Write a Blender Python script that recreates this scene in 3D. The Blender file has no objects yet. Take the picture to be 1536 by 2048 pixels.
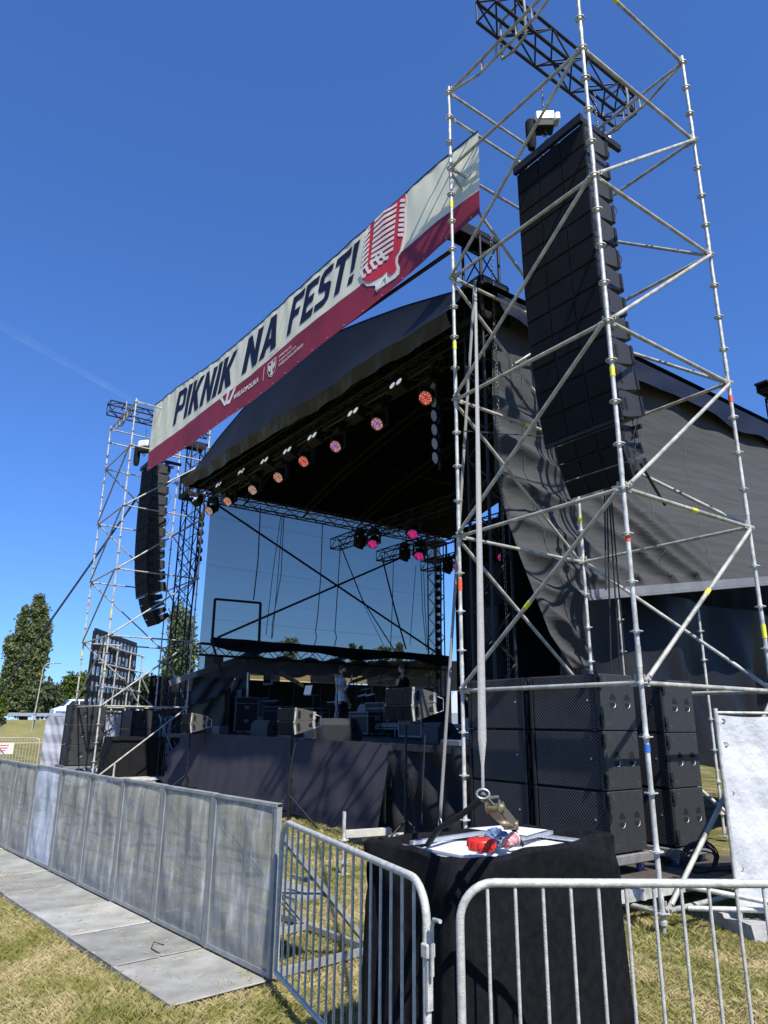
import bpy, bmesh, math, random
import numpy as np
from math import radians, sin, cos, pi, sqrt, atan2, hypot, floor
from mathutils import Vector, Matrix
random.seed(7); RNG = np.random.default_rng(7)
scene = bpy.context.scene

# ------------------------------------------------------------------ camera
CAM = Vector((0, 0, 1.8)); FPX = 1419.29; PITCH, YAW, ROLL = 0.2883, 0.6272, 0.0085
def _axes():
    fw = Vector((-cos(YAW)*cos(PITCH), sin(YAW)*cos(PITCH), sin(PITCH)))
    rt = Vector((sin(YAW), cos(YAW), 0)); up = rt.cross(fw)
    return rt*cos(ROLL)+up*sin(ROLL), -rt*sin(ROLL)+up*cos(ROLL), fw
RT, UP, FW = _axes()
def P(px, py, ax, v):
    """surveying helper: where the sight line of photo point (px,py) meets a world plane"""
    d = FW + RT*((px-768)/FPX) + UP*((1024-py)/FPX)
    i = 'xyz'.index(ax); t = (v-CAM[i])/d[i]
    return CAM + d*t
cam = bpy.data.objects.new("camera", bpy.data.cameras.new("camera"))
scene.collection.objects.link(cam); scene.camera = cam
cam.data.sensor_fit = 'HORIZONTAL'; cam.data.sensor_width = 36; cam.data.lens = FPX/1536*36
cam.data.clip_start = 0.05; cam.data.clip_end = 20000
m = Matrix((RT, UP, -FW)).transposed().to_4x4(); m.translation = CAM
cam.matrix_world = m

# ------------------------------------------------------------------ light
SUN_EL, SUN_AZ = radians(52), radians(10.4)          # light travels toward -X, slightly +Y
tosun = Vector((cos(SUN_EL)*cos(SUN_AZ), -cos(SUN_EL)*sin(SUN_AZ), sin(SUN_EL)))
w = bpy.data.worlds.new("World"); scene.world = w; w.use_nodes = True
nt = w.node_tree; bg = nt.nodes['Background']
sky = nt.nodes.new('ShaderNodeTexSky'); sky.sky_type = 'NISHITA'; sky.sun_disc = False
sky.sun_elevation = SUN_EL; sky.sun_rotation = atan2(tosun.x, tosun.y)
sky.altitude = 100; sky.air_density = 1.0; sky.dust_density = 0.0; sky.ozone_density = 10.0
# film response of the sky: a little flatter and bluer than the raw model
vs = nt.nodes.new('ShaderNodeVectorMath'); vs.operation = 'SCALE'; vs.inputs['Scale'].default_value = .15
gm = nt.nodes.new('ShaderNodeGamma'); gm.inputs['Gamma'].default_value = .82
vm = nt.nodes.new('ShaderNodeVectorMath'); vm.operation = 'MULTIPLY'; vm.inputs[1].default_value = (5.3, 7.65, 11.5)
nt.links.new(sky.outputs[0], vs.inputs[0]); nt.links.new(vs.outputs[0], gm.inputs[0]); nt.links.new(gm.outputs[0], vm.inputs[0])
nt.links.new(vm.outputs[0], bg.inputs[0]); bg.inputs[1].default_value = 0.0745
sl = bpy.data.lights.new("sun", 'SUN'); sl.energy = 5.0; sl.angle = radians(0.53); sl.color = (1.0, .955, .89)
so = bpy.data.objects.new("sun", sl); scene.collection.objects.link(so)
so.rotation_euler = tosun.to_track_quat('Z', 'Y').to_euler(); so.location = tosun*50
scene.view_settings.view_transform = 'Standard'; scene.view_settings.look = 'None'
scene.view_settings.exposure = 0.46; scene.view_settings.gamma = 1
scene.cycles.max_bounces = 8; scene.cycles.transparent_max_bounces = 24
scene.cycles.sample_clamp_indirect = 3.0

# ------------------------------------------------------------------ helpers
C = scene.collection
class MB:
    def __init__(s): s.v=[]; s.f=[]; s.m=[]; s.sm=[]
    def add(s, vs, fs, mi=0, smooth=False):
        o=len(s.v); s.v += [tuple(p) for p in vs]
        for f in fs: s.f.append([o+i for i in f]); s.m.append(mi); s.sm.append(smooth)
        return s
    def quad(s, a,b,c,d, mi=0): return s.add([a,b,c,d], [(0,1,2,3)], mi)
    def box(s, c, sz, mi=0, bev=0, R=None):
        hx,hy,hz = sz[0]/2, sz[1]/2, sz[2]/2; c=Vector(c)
        f=lambda x,y,z: c+(R@Vector((x,y,z)) if R is not None else Vector((x,y,z)))
        if bev<=0:
            vs=[f(sx*hx,sy*hy,sz_*hz) for sx in(-1,1) for sy in(-1,1) for sz_ in(-1,1)]
            return s.add(vs,[(0,1,3,2),(4,6,7,5),(0,4,5,1),(2,3,7,6),(0,2,6,4),(1,5,7,3)],mi)
        b=min(bev,hx*.9,hy*.9,hz*.9); vs=[]; ix={}
        for sx in(-1,1):
            for sy in(-1,1):
                for sk in(-1,1):
                    for a in range(3):
                        p=[sx*(hx-b),sy*(hy-b),sk*(hz-b)]; p[a]=(sx*hx,sy*hy,sk*hz)[a]
                        ix[(sx,sy,sk,a)]=len(vs); vs.append(f(*p))
        fs=[]
        for a in range(3):
            for sg in(-1,1):
                o=[i for i in range(3) if i!=a]; L=[]
                for (u,v2) in((-1,-1),(1,-1),(1,1),(-1,1)):
                    q=[0,0,0]; q[a]=sg; q[o[0]]=u; q[o[1]]=v2; L.append(ix[(*q,a)])
                fs.append(L)
        for a in range(3):
            o=[i for i in range(3) if i!=a]
            for u in(-1,1):
                for v2 in(-1,1):
                    q=[0,0,0]; q[o[0]]=u; q[o[1]]=v2; q0=q[:]; q0[a]=-1; q1=q[:]; q1[a]=1
                    fs.append([ix[(*q0,o[0])],ix[(*q1,o[0])],ix[(*q1,o[1])],ix[(*q0,o[1])]])
        for sx in(-1,1):
            for sy in(-1,1):
                for sk in(-1,1): fs.append([ix[(sx,sy,sk,a)] for a in range(3)])
        return s.add(vs,fs,mi)
    def beam(s, a, b, w, h, mi=0, up=(0,0,1)):
        a=Vector(a); b=Vector(b); d=(b-a).normalized(); u=Vector(up)
        if abs(d.dot(u))>.99: u=Vector((0,1,0))
        r=d.cross(u).normalized()*(w/2); u=r.cross(d).normalized()*(h/2)
        vs=[a-r-u,a+r-u,a+r+u,a-r+u,b-r-u,b+r-u,b+r+u,b-r+u]
        return s.add(vs,[(0,1,2,3),(4,7,6,5),(0,4,5,1),(1,5,6,2),(2,6,7,3),(3,7,4,0)],mi)
    def tube(s, a, b, r, n=8, mi=0, r2=None, caps=True): return s.path([a,b],r,n,mi,r2,caps)
    def path(s, pts, r, n=8, mi=0, r2=None, caps=True, closed=False):
        pts=[Vector(p) for p in pts]; k=len(pts); vs=[]; ref=None
        for i,p in enumerate(pts):
            if closed: d=(pts[(i+1)%k]-pts[i-1])
            else: d=(pts[min(i+1,k-1)]-pts[max(i-1,0)])
            d.normalize()
            if ref is None: ref=Vector((0,0,1)) if abs(d.z)<.9 else Vector((1,0,0))
            x=(ref-d*ref.dot(d))
            if x.length<1e-5: x=Vector((0,1,0)).cross(d)
            x.normalize(); y=d.cross(x); ref=x
            rr = r if r2 is None else r+(r2-r)*i/(k-1)
            for j in range(n):
                t=2*pi*j/n; vs.append(p+x*(rr*cos(t))+y*(rr*sin(t)))
        fs=[]; rng=k if closed else k-1
        for i in range(rng):
            for j in range(n):
                a0=i*n+j; a1=i*n+(j+1)%n; b0=((i+1)%k)*n+j; b1=((i+1)%k)*n+(j+1)%n
                fs.append((a0,a1,b1,b0))
        s.add(vs,fs,mi,True)
        if caps and not closed:
            s.add(vs[:n],[tuple(range(n))[::-1]],mi); s.add(vs[-n:],[tuple(range(n))],mi)
        return s
    def disc(s, c, axis, r, h, n=16, mi=0, r2=None):
        a=Vector(axis).normalized()*(h/2); c=Vector(c); return s.path([c-a,c+a],r,n,mi,r2)
    def grid(s, fn, nu, nv, mi=0, smooth=True):
        vs=[fn(i/nu,j/nv) for j in range(nv+1) for i in range(nu+1)]
        return s.add(vs,[(j*(nu+1)+i,j*(nu+1)+i+1,(j+1)*(nu+1)+i+1,(j+1)*(nu+1)+i) for j in range(nv) for i in range(nu)],mi,smooth)
    def prism(s, poly, thick, fn, mi=0):
        """2-D polygon -> solid; fn(u,v,w) maps to space"""
        n=len(poly); vs=[fn(x,y,0) for x,y in poly]+[fn(x,y,thick) for x,y in poly]
        return s.add(vs,[tuple(range(n))[::-1],tuple(range(n,2*n))]+[(i,(i+1)%n,n+(i+1)%n,n+i) for i in range(n)],mi)
    def lathe(s, prof, c=(0,0,0), n=16, mi=0, R=None, smooth=True):
        c=Vector(c); vs=[]
        for r,z in prof:
            for j in range(n):
                q=Vector((r*cos(2*pi*j/n),r*sin(2*pi*j/n),z)); vs.append(c+(R@q if R is not None else q))
        k=len(prof)
        s.add(vs,[(i*n+j,i*n+(j+1)%n,(i+1)*n+(j+1)%n,(i+1)*n+j) for i in range(k-1) for j in range(n)],mi,smooth)
        s.add(vs[:n],[tuple(range(n))[::-1]],mi); s.add(vs[-n:],[tuple(range(n))],mi); return s
def mesh_of(mb, mats, fix=True):
    me=bpy.data.meshes.new("m"); me.from_pydata(mb.v,[],mb.f)
    for m_ in (mats if isinstance(mats,(list,tuple)) else [mats]): me.materials.append(m_)
    me.polygons.foreach_set('material_index', mb.m); me.polygons.foreach_set('use_smooth', mb.sm)
    if fix:
        bm=bmesh.new(); bm.from_mesh(me); bmesh.ops.recalc_face_normals(bm,faces=bm.faces); bm.to_mesh(me); bm.free()
    me.update(); return me
def root_loc(o):
    while o.parent: o=o.parent
    return o.location
SPLITN={'collar','microphone_picture','rigging_plate','step','handle_','deck_leg','corner_rail','stripe','platform_leg','plywood_sheet','steel_plank','frame_rail','rafter','board','deck_beam','cage_bar','tent_rafter','eyelet','crest','emblem','unit','knob','key','shelf','seam','handle_cut','lamp_hook','strap_bar','knob_row','frame_bar'}
def islands(mb):
    key={}; par=[]
    idx=[key.setdefault((round(p[0],5),round(p[1],5),round(p[2],5)),len(key)) for p in mb.v]; par=list(range(len(key)))
    def find(a):
        while par[a]!=a: par[a]=par[par[a]]; a=par[a]
        return a
    for f in mb.f:
        r0=find(idx[f[0]])
        for i in f[1:]:
            r1=find(idx[i])
            if r1!=r0: par[r1]=r0
    out={}
    for fi,f in enumerate(mb.f):
        r=find(idx[f[0]]); o=out.setdefault(r,(MB(),{})); n=[]
        for i in f:
            if i not in o[1]: o[1][i]=len(o[0].v); o[0].v.append(mb.v[i])
            n.append(o[1][i])
        o[0].f.append(n); o[0].m.append(mb.m[fi]); o[0].sm.append(mb.sm[fi])
    return [o[0] for o in out.values()]
def obj(name, mb, mats, parent=None, *a, **k):
    if name in SPLITN and parent is not None and isinstance(mb,MB):
        L=islands(mb)
        if 1<len(L)<=60:
            return [obj1(name,q,mats,parent,*a,**k) for q in L][0]
    return obj1(name,mb,mats,parent,*a,**k)
def obj1(name, mb, mats, parent=None, label=None, cat=None, group=None, kind=None, local=False):
    """one mesh object. World-coordinate vertices unless local; parented to a thing, it keeps its place."""
    me = mb if isinstance(mb,bpy.types.Mesh) else mesh_of(mb,mats); me.name=name
    o=bpy.data.objects.new(name,me); C.objects.link(o)
    if parent is not None:
        o.parent=parent
        if not local and parent.parent is None and parent.type=='EMPTY':
            o.matrix_basis = Matrix.Translation(parent.location).inverted()
    return tag(o,label,cat,group,kind)
def tag(o,label=None,cat=None,group=None,kind=None):
    if label: o['label']=label
    if cat: o['category']=cat
    if group: o['group']=group
    if kind: o['kind']=kind
    return o
def thing(name,label,cat,loc=(0,0,0),rz=0,group=None):
    o=bpy.data.objects.new(name,None); C.objects.link(o); o.location=loc; o.rotation_euler=(0,0,rz); o.empty_display_size=.2
    return tag(o,label,cat,group)
def copy_tree(o, parent=None):
    c=o.copy(); C.objects.link(c)
    if parent is not None: c.parent=parent
    for ch in list(o.children): copy_tree(ch,c)
    return c
def dup(o, loc, rz=None, label=None, group=None):
    c=copy_tree(o); c.location=loc
    if rz is not None: c.rotation_euler=(0,0,rz)
    return tag(c,label,None,group)

# ------------------------------------------------------------------ materials
def mat(name, col, rough=.6, metal=0, var=0, scale=5, bump=0, bscale=40, col2=None, emit=None, es=1, spec=None, coat=0):
    m=bpy.data.materials.new(name); m.use_nodes=True; n=m.node_tree.nodes; l=m.node_tree.links
    b=n['Principled BSDF']; b.inputs['Base Color'].default_value=(*col,1); b.inputs['Roughness'].default_value=rough
    b.inputs['Metallic'].default_value=metal
    if spec is not None: b.inputs['Specular IOR Level'].default_value=spec
    if coat: b.inputs['Coat Weight'].default_value=coat
    if emit: b.inputs['Emission Color'].default_value=(*emit,1); b.inputs['Emission Strength'].default_value=es
    tc=n.new('ShaderNodeTexCoord')
    if var or col2:
        t=n.new('ShaderNodeTexNoise'); t.inputs['Scale'].default_value=scale; t.inputs['Detail'].default_value=6; t.inputs['Roughness'].default_value=.62
        l.new(tc.outputs['Object'],t.inputs['Vector'])
        r=n.new('ShaderNodeValToRGB'); r.color_ramp.elements[0].position=.32; r.color_ramp.elements[1].position=.68
        a=col2 if col2 else tuple(max(0,c*(1-var)) for c in col); bb=col if col2 else tuple(min(1,c*(1+var)) for c in col)
        r.color_ramp.elements[0].color=(*a,1); r.color_ramp.elements[1].color=(*bb,1)
        l.new(t.outputs['Fac'],r.inputs[0]); l.new(r.outputs[0],b.inputs['Base Color'])
        m['ramp']=r.name
    if bump:
        t2=n.new('ShaderNodeTexNoise'); t2.inputs['Scale'].default_value=bscale; t2.inputs['Detail'].default_value=4
        l.new(tc.outputs['Object'],t2.inputs['Vector'])
        bp=n.new('ShaderNodeBump'); bp.inputs['Strength'].default_value=bump; bp.inputs['Distance'].default_value=.02
        l.new(t2.outputs['Fac'],bp.inputs['Height']); l.new(bp.outputs[0],b.inputs['Normal'])
    return m
def nodes(m): return m.node_tree.nodes, m.node_tree.links, m.node_tree.nodes['Principled BSDF']
def plane_vec(m, plane, rot=0, sc=1):
    """object coordinates of a plane ('xz','yz','xy'), rotated and scaled"""
    n,l,b=nodes(m); tc=n.new('ShaderNodeTexCoord'); s=n.new('ShaderNodeSeparateXYZ'); c=n.new('ShaderNodeCombineXYZ')
    l.new(tc.outputs['Object'],s.inputs[0]); l.new(s.outputs[plane[0].upper()],c.inputs[0]); l.new(s.outputs[plane[1].upper()],c.inputs[1])
    mp=n.new('ShaderNodeMapping'); mp.inputs['Rotation'].default_value=(0,0,rot); mp.inputs['Scale'].default_value=(sc,sc,sc)
    l.new(c.outputs[0],mp.inputs[0]); return mp.outputs[0]
def perforated(name, col, hole, plane, pitch, thr=.30, rough=.5, alpha=False, metal=0, bump=.6, spec=.3):
    """sheet with staggered round holes: dark inside, or really open when alpha"""
    m=mat(name,col,rough,metal,spec=spec); n,l,b=nodes(m); v=plane_vec(m,plane,pi/4,1/(pitch*.7071))
    vo=n.new('ShaderNodeTexVoronoi'); vo.voronoi_dimensions='2D'; vo.inputs['Randomness'].default_value=0; vo.inputs['Scale'].default_value=1
    l.new(v,vo.inputs['Vector'])
    mr=n.new('ShaderNodeMapRange'); mr.inputs['From Min'].default_value=thr-.06; mr.inputs['From Max'].default_value=thr+.06
    l.new(vo.outputs['Distance'],mr.inputs['Value'])
    no=n.new('ShaderNodeTexNoise'); no.inputs['Scale'].default_value=3; tc=n.new('ShaderNodeTexCoord'); l.new(tc.outputs['Object'],no.inputs['Vector'])
    no.inputs['Detail'].default_value=5
    r=n.new('ShaderNodeValToRGB'); r.color_ramp.elements[0].position=.3; r.color_ramp.elements[1].position=.7
    r.color_ramp.elements[0].color=(*[c*.75 for c in col],1); r.color_ramp.elements[1].color=(*[min(1,c*1.2) for c in col],1)
    l.new(no.outputs['Fac'],r.inputs[0])
    if alpha:
        l.new(r.outputs[0],b.inputs['Base Color']); l.new(mr.outputs[0],b.inputs['Alpha'])
    else:
        mx=n.new('ShaderNodeMix'); mx.data_type='RGBA'; mx.inputs['A'].default_value=(*hole,1); l.new(r.outputs[0],mx.inputs['B']); l.new(mr.outputs[0],mx.inputs['Factor'])
        l.new(mx.outputs['Result'],b.inputs['Base Color'])
        bp=n.new('ShaderNodeBump'); bp.inputs['Strength'].default_value=bump; bp.inputs['Distance'].default_value=.004
        l.new(mr.outputs[0],bp.inputs['Height']); l.new(bp.outputs[0],b.inputs['Normal'])
    return m
M={}
M['galv']=mat('galvanised_steel',(.52,.515,.465),.48,.2,var=.38,scale=9,bump=.15,bscale=90)
M['galv2']=mat('dull_galvanised',(.38,.37,.32),.5,.15,var=.42,scale=6,bump=.15,bscale=60)
M['fence']=mat('fence_zinc',(.50,.495,.445),.5,.15,var=.25,scale=25,bump=.2,bscale=120)
M['alu']=mat('aluminium',(.55,.57,.6),.38,.7,var=.15,scale=8)
M['blk_steel']=mat('black_painted_truss',(.012,.0125,.014),.5,.0,spec=.35,var=.4,scale=12)
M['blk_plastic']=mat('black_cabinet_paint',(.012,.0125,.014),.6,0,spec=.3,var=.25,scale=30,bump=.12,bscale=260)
M['blk_cab_lit']=mat('lit_cabinet_paint',(.075,.071,.064),.6,0,var=.2,scale=30,bump=.15,bscale=300)  # black cabinet paint lightened, sunlight on the sides put into the colour
M['void']=mat('dark_opening',(.003,.003,.003),.9)
M['cloth']=mat('black_molton',(.007,.0075,.009),.88,0,var=.4,scale=3,bump=.25,bscale=40,spec=.25)
M['drape']=mat('black_velour',(.0085,.009,.0105),.95,0,var=.4,scale=18,bump=.18,bscale=160,spec=.1)
M['skirt']=mat('stage_skirt_cloth',(.050,.046,.058),.85,0,var=.12,scale=2,bump=.1,bscale=60,spec=.2)
M['roofpvc']=mat('roof_vinyl',(.0065,.0075,.012),.5,0,spec=.3,var=.3,scale=1.2,bump=.3,bscale=3)
M['chain']=mat('chain_steel',(.25,.24,.22),.35,.8)
M['yellow']=mat('yellow_tape',(.75,.72,.05),.5); M['red']=mat('red_plastic',(.62,.03,.02),.35)
M['orange']=mat('orange_tape',(.8,.1,.03),.5); M['blue']=mat('blue_tape',(.03,.16,.5),.5)
M['white']=mat('white_plastic',(.75,.76,.77),.4); M['rubber']=mat('rubber',(.015,.015,.016),.7)
M['wood']=mat('weathered_plywood',(.10,.078,.062),.8,0,col2=(.045,.036,.030),scale=7,bump=.4,bscale=30)
M['concrete']=mat('concrete_foot',(.36,.35,.33),.9,0,var=.2,scale=10,bump=.4,bscale=60)
M['strap']=mat('webbing',(.26,.255,.245),.8,0,var=.15,scale=60,bump=.3,bscale=300)
M['strap_blk']=mat('black_webbing',(.02,.02,.02),.8)
M['flight']=mat('flightcase_board',(.018,.019,.022),.5,0,var=.2)
M['glass']=mat('lamp_glass',(.5,.55,.6),.15,.3); M['lamp_face']=mat('white_lamp',(.7,.75,.8),.3,emit=(.75,.87,1),es=.42)  # mild emission put in so the lamp faces read bright
M['olive']=mat('olive_tarp',(.10,.083,.055),.8,0,var=.3,scale=2,bump=.5,bscale=4)
# ------------------------------------------------------------------ setting: ground, road, sky trail
def grass_mat():
    m=bpy.data.materials.new('grass_ground'); m.use_nodes=True; n,l,b=nodes(m); b.inputs['Roughness'].default_value=.95; b.inputs['Specular IOR Level'].default_value=.1
    tc=n.new('ShaderNodeTexCoord')
    def nz(s,d=6):
        t=n.new('ShaderNodeTexNoise'); t.inputs['Scale'].default_value=s; t.inputs['Detail'].default_value=d; t.inputs['Roughness'].default_value=.65; l.new(tc.outputs['Object'],t.inputs['Vector']); return t.outputs['Fac']
    r1=n.new('ShaderNodeValToRGB'); e=r1.color_ramp.elements; e[0].position=.35; e[0].color=(.11,.12,.03,1); e[1].position=.62; e[1].color=(.33,.26,.13,1)
    x=e.new(.5); x.color=(.19,.175,.055,1)
    l.new(nz(1.1),r1.inputs[0])
    r2=n.new('ShaderNodeValToRGB'); e=r2.color_ramp.elements; e[0].position=.3; e[0].color=(.5,.5,.5,1); e[1].position=.7; e[1].color=(1.4,1.4,1.4,1); l.new(nz(28,8),r2.inputs[0])
    mx=n.new('ShaderNodeMix'); mx.data_type='RGBA'; mx.blend_type='MULTIPLY'; mx.inputs['Factor'].default_value=1; l.new(r1.outputs[0],mx.inputs['A']); l.new(r2.outputs[0],mx.inputs['B'])
    l.new(mx.outputs['Result'],b.inputs['Base Color'])
    bp=n.new('ShaderNodeBump'); bp.inputs['Strength'].default_value=.9; bp.inputs['Distance'].default_value=.03; l.new(nz(70,6),bp.inputs['Height']); l.new(bp.outputs[0],b.inputs['Normal'])
    return m
M['ground']=grass_mat()
g=MB()
def gz(x,y):
    return .015*sin(x*1.3+y*.7)*cos(y*1.1) if hypot(x,y)<40 else 0
g.add([(-900,-900,-.02),(900,-900,-.02),(900,900,-.02),(-900,900,-.02)],[(0,1,2,3)])
obj('ground',g,M['ground'],label='mown grass of the festival field, part green and part dry straw coloured',cat='ground',kind='structure')

def blades(name, n, xr, yr, hmin, hmax, wd, lab, keep=lambda x,y:np.ones_like(x,bool)):
    x=RNG.uniform(*xr,n); y=RNG.uniform(*yr,n); k=keep(x,y); x=x[k]; y=y[k]; n=len(x)
    d=np.hypot(x,y); h=RNG.uniform(hmin,hmax,n); a=RNG.uniform(0,2*pi,n); ln=RNG.uniform(.1,1.5,n)*h; wv=wd*(.5+d*.11)
    clump=np.sin(x*2.1+np.sin(y*1.7)*1.3)*np.sin(y*2.7+x*.6); h=h*(1+.35*clump)
    ca,sa=np.cos(a),np.sin(a); b=RNG.uniform(0,2*pi,n); cb,sb=np.cos(b),np.sin(b); z0=np.full(n,-.02)
    v=np.empty((n,4,3)); v[:,0]=np.c_[x-ca*wv,y-sa*wv,z0]; v[:,1]=np.c_[x+ca*wv,y+sa*wv,z0]
    v[:,2]=np.c_[x+ca*wv*.6+cb*ln*.35,y+sa*wv*.6+sb*ln*.35,z0+h*.65]; v[:,3]=np.c_[x+cb*ln,y+sb*ln,z0+h]
    me=bpy.data.meshes.new(name); me.vertices.add(n*4); me.vertices.foreach_set('co',v.reshape(-1))
    me.loops.add(n*6); idx=(np.arange(n)[:,None]*4+np.array([0,1,2,0,2,3])).reshape(-1).astype(np.int32); me.loops.foreach_set('vertex_index',idx)
    me.polygons.add(n*2); me.polygons.foreach_set('loop_start',np.arange(n*2,dtype=np.int32)*3)
    try: me.polygons.foreach_set('loop_total',np.full(n*2,3,dtype=np.int32))
    except Exception: pass
    me.update(calc_edges=True); me.validate()
    me.materials.append(M['blade']); o=bpy.data.objects.new(name,me); C.objects.link(o)
    return tag(o,lab,'grass',None,'stuff')
def blade_mat():
    m=bpy.data.materials.new('grass_blade'); m.use_nodes=True; n,l,b=nodes(m); b.inputs['Roughness'].default_value=.7; b.inputs['Specular IOR Level'].default_value=.2
    tc=n.new('ShaderNodeTexCoord'); t=n.new('ShaderNodeTexNoise'); t.inputs['Scale'].default_value=1.3; t.inputs['Detail'].default_value=9; t.inputs['Roughness'].default_value=.75; l.new(tc.outputs['Object'],t.inputs['Vector'])
    r=n.new('ShaderNodeValToRGB'); e=r.color_ramp.elements; e[0].position=.30; e[0].color=(.13,.175,.035,1); e[1].position=.60; e[1].color=(.66,.55,.30,1); x=e.new(.45); x.color=(.36,.34,.11,1)
    l.new(t.outputs['Fac'],r.inputs[0]); l.new(r.outputs[0],b.inputs['Base Color'])
    tr=n.new('ShaderNodeBsdfTranslucent'); l.new(r.outputs[0],tr.inputs[0]); ms=n.new('ShaderNodeMixShader'); ms.inputs[0].default_value=.3
    l.new(b.outputs[0],ms.inputs[1]); l.new(tr.outputs[0],ms.inputs[2]); l.new(ms.outputs[0],n['Material Output'].inputs[0]); return m
M['blade']=blade_mat()
wedge=lambda x,y:(y*.8+x*-.6> -9)&((x*-.8+y*.6)>1.2)&(np.abs(x*.6+y*.8)<(x*-.8+y*.6)*.62+.3)
blades('grass',620000,(-9,-.3),(.3,8.5),.012,.055,.0010,'short trodden grass around the fences and barriers',wedge)
blades('grass',200000,(-26,-9),(1.0,8),.02,.07,.0014,'grass behind the steel barrier line in front of the stage',lambda x,y:np.ones_like(x,bool))

# taller tufts left standing where the mower cannot reach, and straw blown on the plates
def near_edge(x,y): return (np.abs(y-(1.925+(x+5.15)*.09))<.05)&(x<-4.9)|(np.hypot(x+4.27,y-6.2)<.45)|(np.hypot(x+5.05,y-2.75)<.4)|(np.abs(y-2.45)<.05)&(x>-5)&(x<-2.9)|((np.sin(x*5.1+np.sin(y*3)*2)*np.sin(y*4.3+x)>.88)&~((y>1.9+(x+5.15)*.09)&(y<2.95+(x+5.15)*.09)&(x<-4.95)))
blades('grass_tufts',90000,(-11,-1.5),(1.0,7.5),.03,.085,.0008,'longer grass tufts along the barrier plates and around posts',near_edge)
def litter():
    n=260; x=RNG.uniform(-12,-5.2,n); y=2.70+(x+5.15)*.09-RNG.uniform(.03,.74,n); a=RNG.uniform(0,pi,n); L=RNG.uniform(.006,.03,n); w_=.0009; V=[];F=[]
    for i in range(n):
        dx,dy=cos(a[i])*L[i],sin(a[i])*L[i]; px,py=-sin(a[i])*w_,cos(a[i])*w_; o=len(V); z=.052
        V+= [(x[i]-dx-px,y[i]-dy-py,z),(x[i]+dx-px,y[i]+dy-py,z),(x[i]+dx+px,y[i]+dy+py,z+.004),(x[i]-dx+px,y[i]-dy+py,z+.003)]; F.append((o,o+1,o+2,o+3))
    g=MB(); g.add(V,F); obj('straw_litter',g,M['blade'],label='bits of dry straw blown over the steel floor plates',cat='straw',kind='stuff')
litter()
# far road on an embankment, guardrail
M['bank']=mat('dry_bank_grass',(.22,.19,.075),.95,0,col2=(.095,.11,.03),scale=.35,bump=.8,bscale=3)
M['asphalt']=mat('asphalt',(.05,.05,.05),.9,0,var=.2)
def band(x0,x1,z0,z1,name,m,lab):
    g=MB(); g.grid(lambda u,v:(x0+(x1-x0)*v,-60+260*u,z0+(z1-z0)*v+.12*sin(u*60)*(1-v)),60,4); obj(name,g,m,label=lab,cat='terrain',kind='structure')
band(-72,-76,-.05,1.75,'embankment',M['bank'],'dry grass slope of the road embankment behind the field')
g=MB(); g.box((-84,70,1.65),(16,260,.2)); obj('road',g,M['asphalt'],label='raised road running behind the field',cat='road',kind='structure')
gr=thing('guardrail','long grey steel guardrail along the edge of the raised road','guardrail',(-76.3,10,1.75))
g=MB(); g.beam((-76.3,-60,2.25),(-76.3,140,2.25),.08,.3); obj('rail_beam',g,M['alu'],gr)
for i in range(24): obj('post',MB().box((-76.4,-20+i*5,1.98),(.1,.1,.6)),M['galv2'],gr)
# hay-coloured band
g=MB(); g.box((-66,20,-.04),(3,120,.08),bev=.03); obj('path',g,mat('straw_track',(.36,.29,.15),.95,0,var=.3,scale=2),label='pale track of cut straw crossing the far field',cat='path',kind='structure')

# ------------------------------------------------------------------ trees
def leaf_mat(name,c1,c2):
    m=bpy.data.materials.new(name); m.use_nodes=True; n,l,b=nodes(m); b.inputs['Roughness'].default_value=.6; b.inputs['Specular IOR Level'].default_value=.25
    tc=n.new('ShaderNodeTexCoord'); t=n.new('ShaderNodeTexNoise'); t.inputs['Scale'].default_value=1.3; t.inputs['Detail'].default_value=8; t.inputs['Roughness'].default_value=.8; l.new(tc.outputs['Object'],t.inputs['Vector'])
    r=n.new('ShaderNodeValToRGB'); r.color_ramp.elements[0].position=.35; r.color_ramp.elements[1].position=.65; r.color_ramp.elements[0].color=(*c1,1); r.color_ramp.elements[1].color=(*c2,1)
    l.new(t.outputs['Fac'],r.inputs[0]); l.new(r.outputs[0],b.inputs['Base Color'])
    tr=n.new('ShaderNodeBsdfTranslucent'); l.new(r.outputs[0],tr.inputs[0]); ms=n.new('ShaderNodeMixShader'); ms.inputs[0].default_value=.25
    l.new(b.outputs[0],ms.inputs[1]); l.new(tr.outputs[0],ms.inputs[2]); l.new(ms.outputs[0],n['Material Output'].inputs[0]); return m
LEAF=[leaf_mat('poplar_leaves',(.06,.085,.03),(.20,.24,.10)),leaf_mat('dark_leaves',(.018,.032,.010),(.045,.075,.02)),leaf_mat('light_leaves',(.06,.10,.015),(.12,.16,.03)),leaf_mat('grey_leaves',(.05,.075,.035),(.09,.12,.06))]
M['bark']=mat('bark',(.07,.055,.04),.9,0,var=.4,scale=6)
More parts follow.
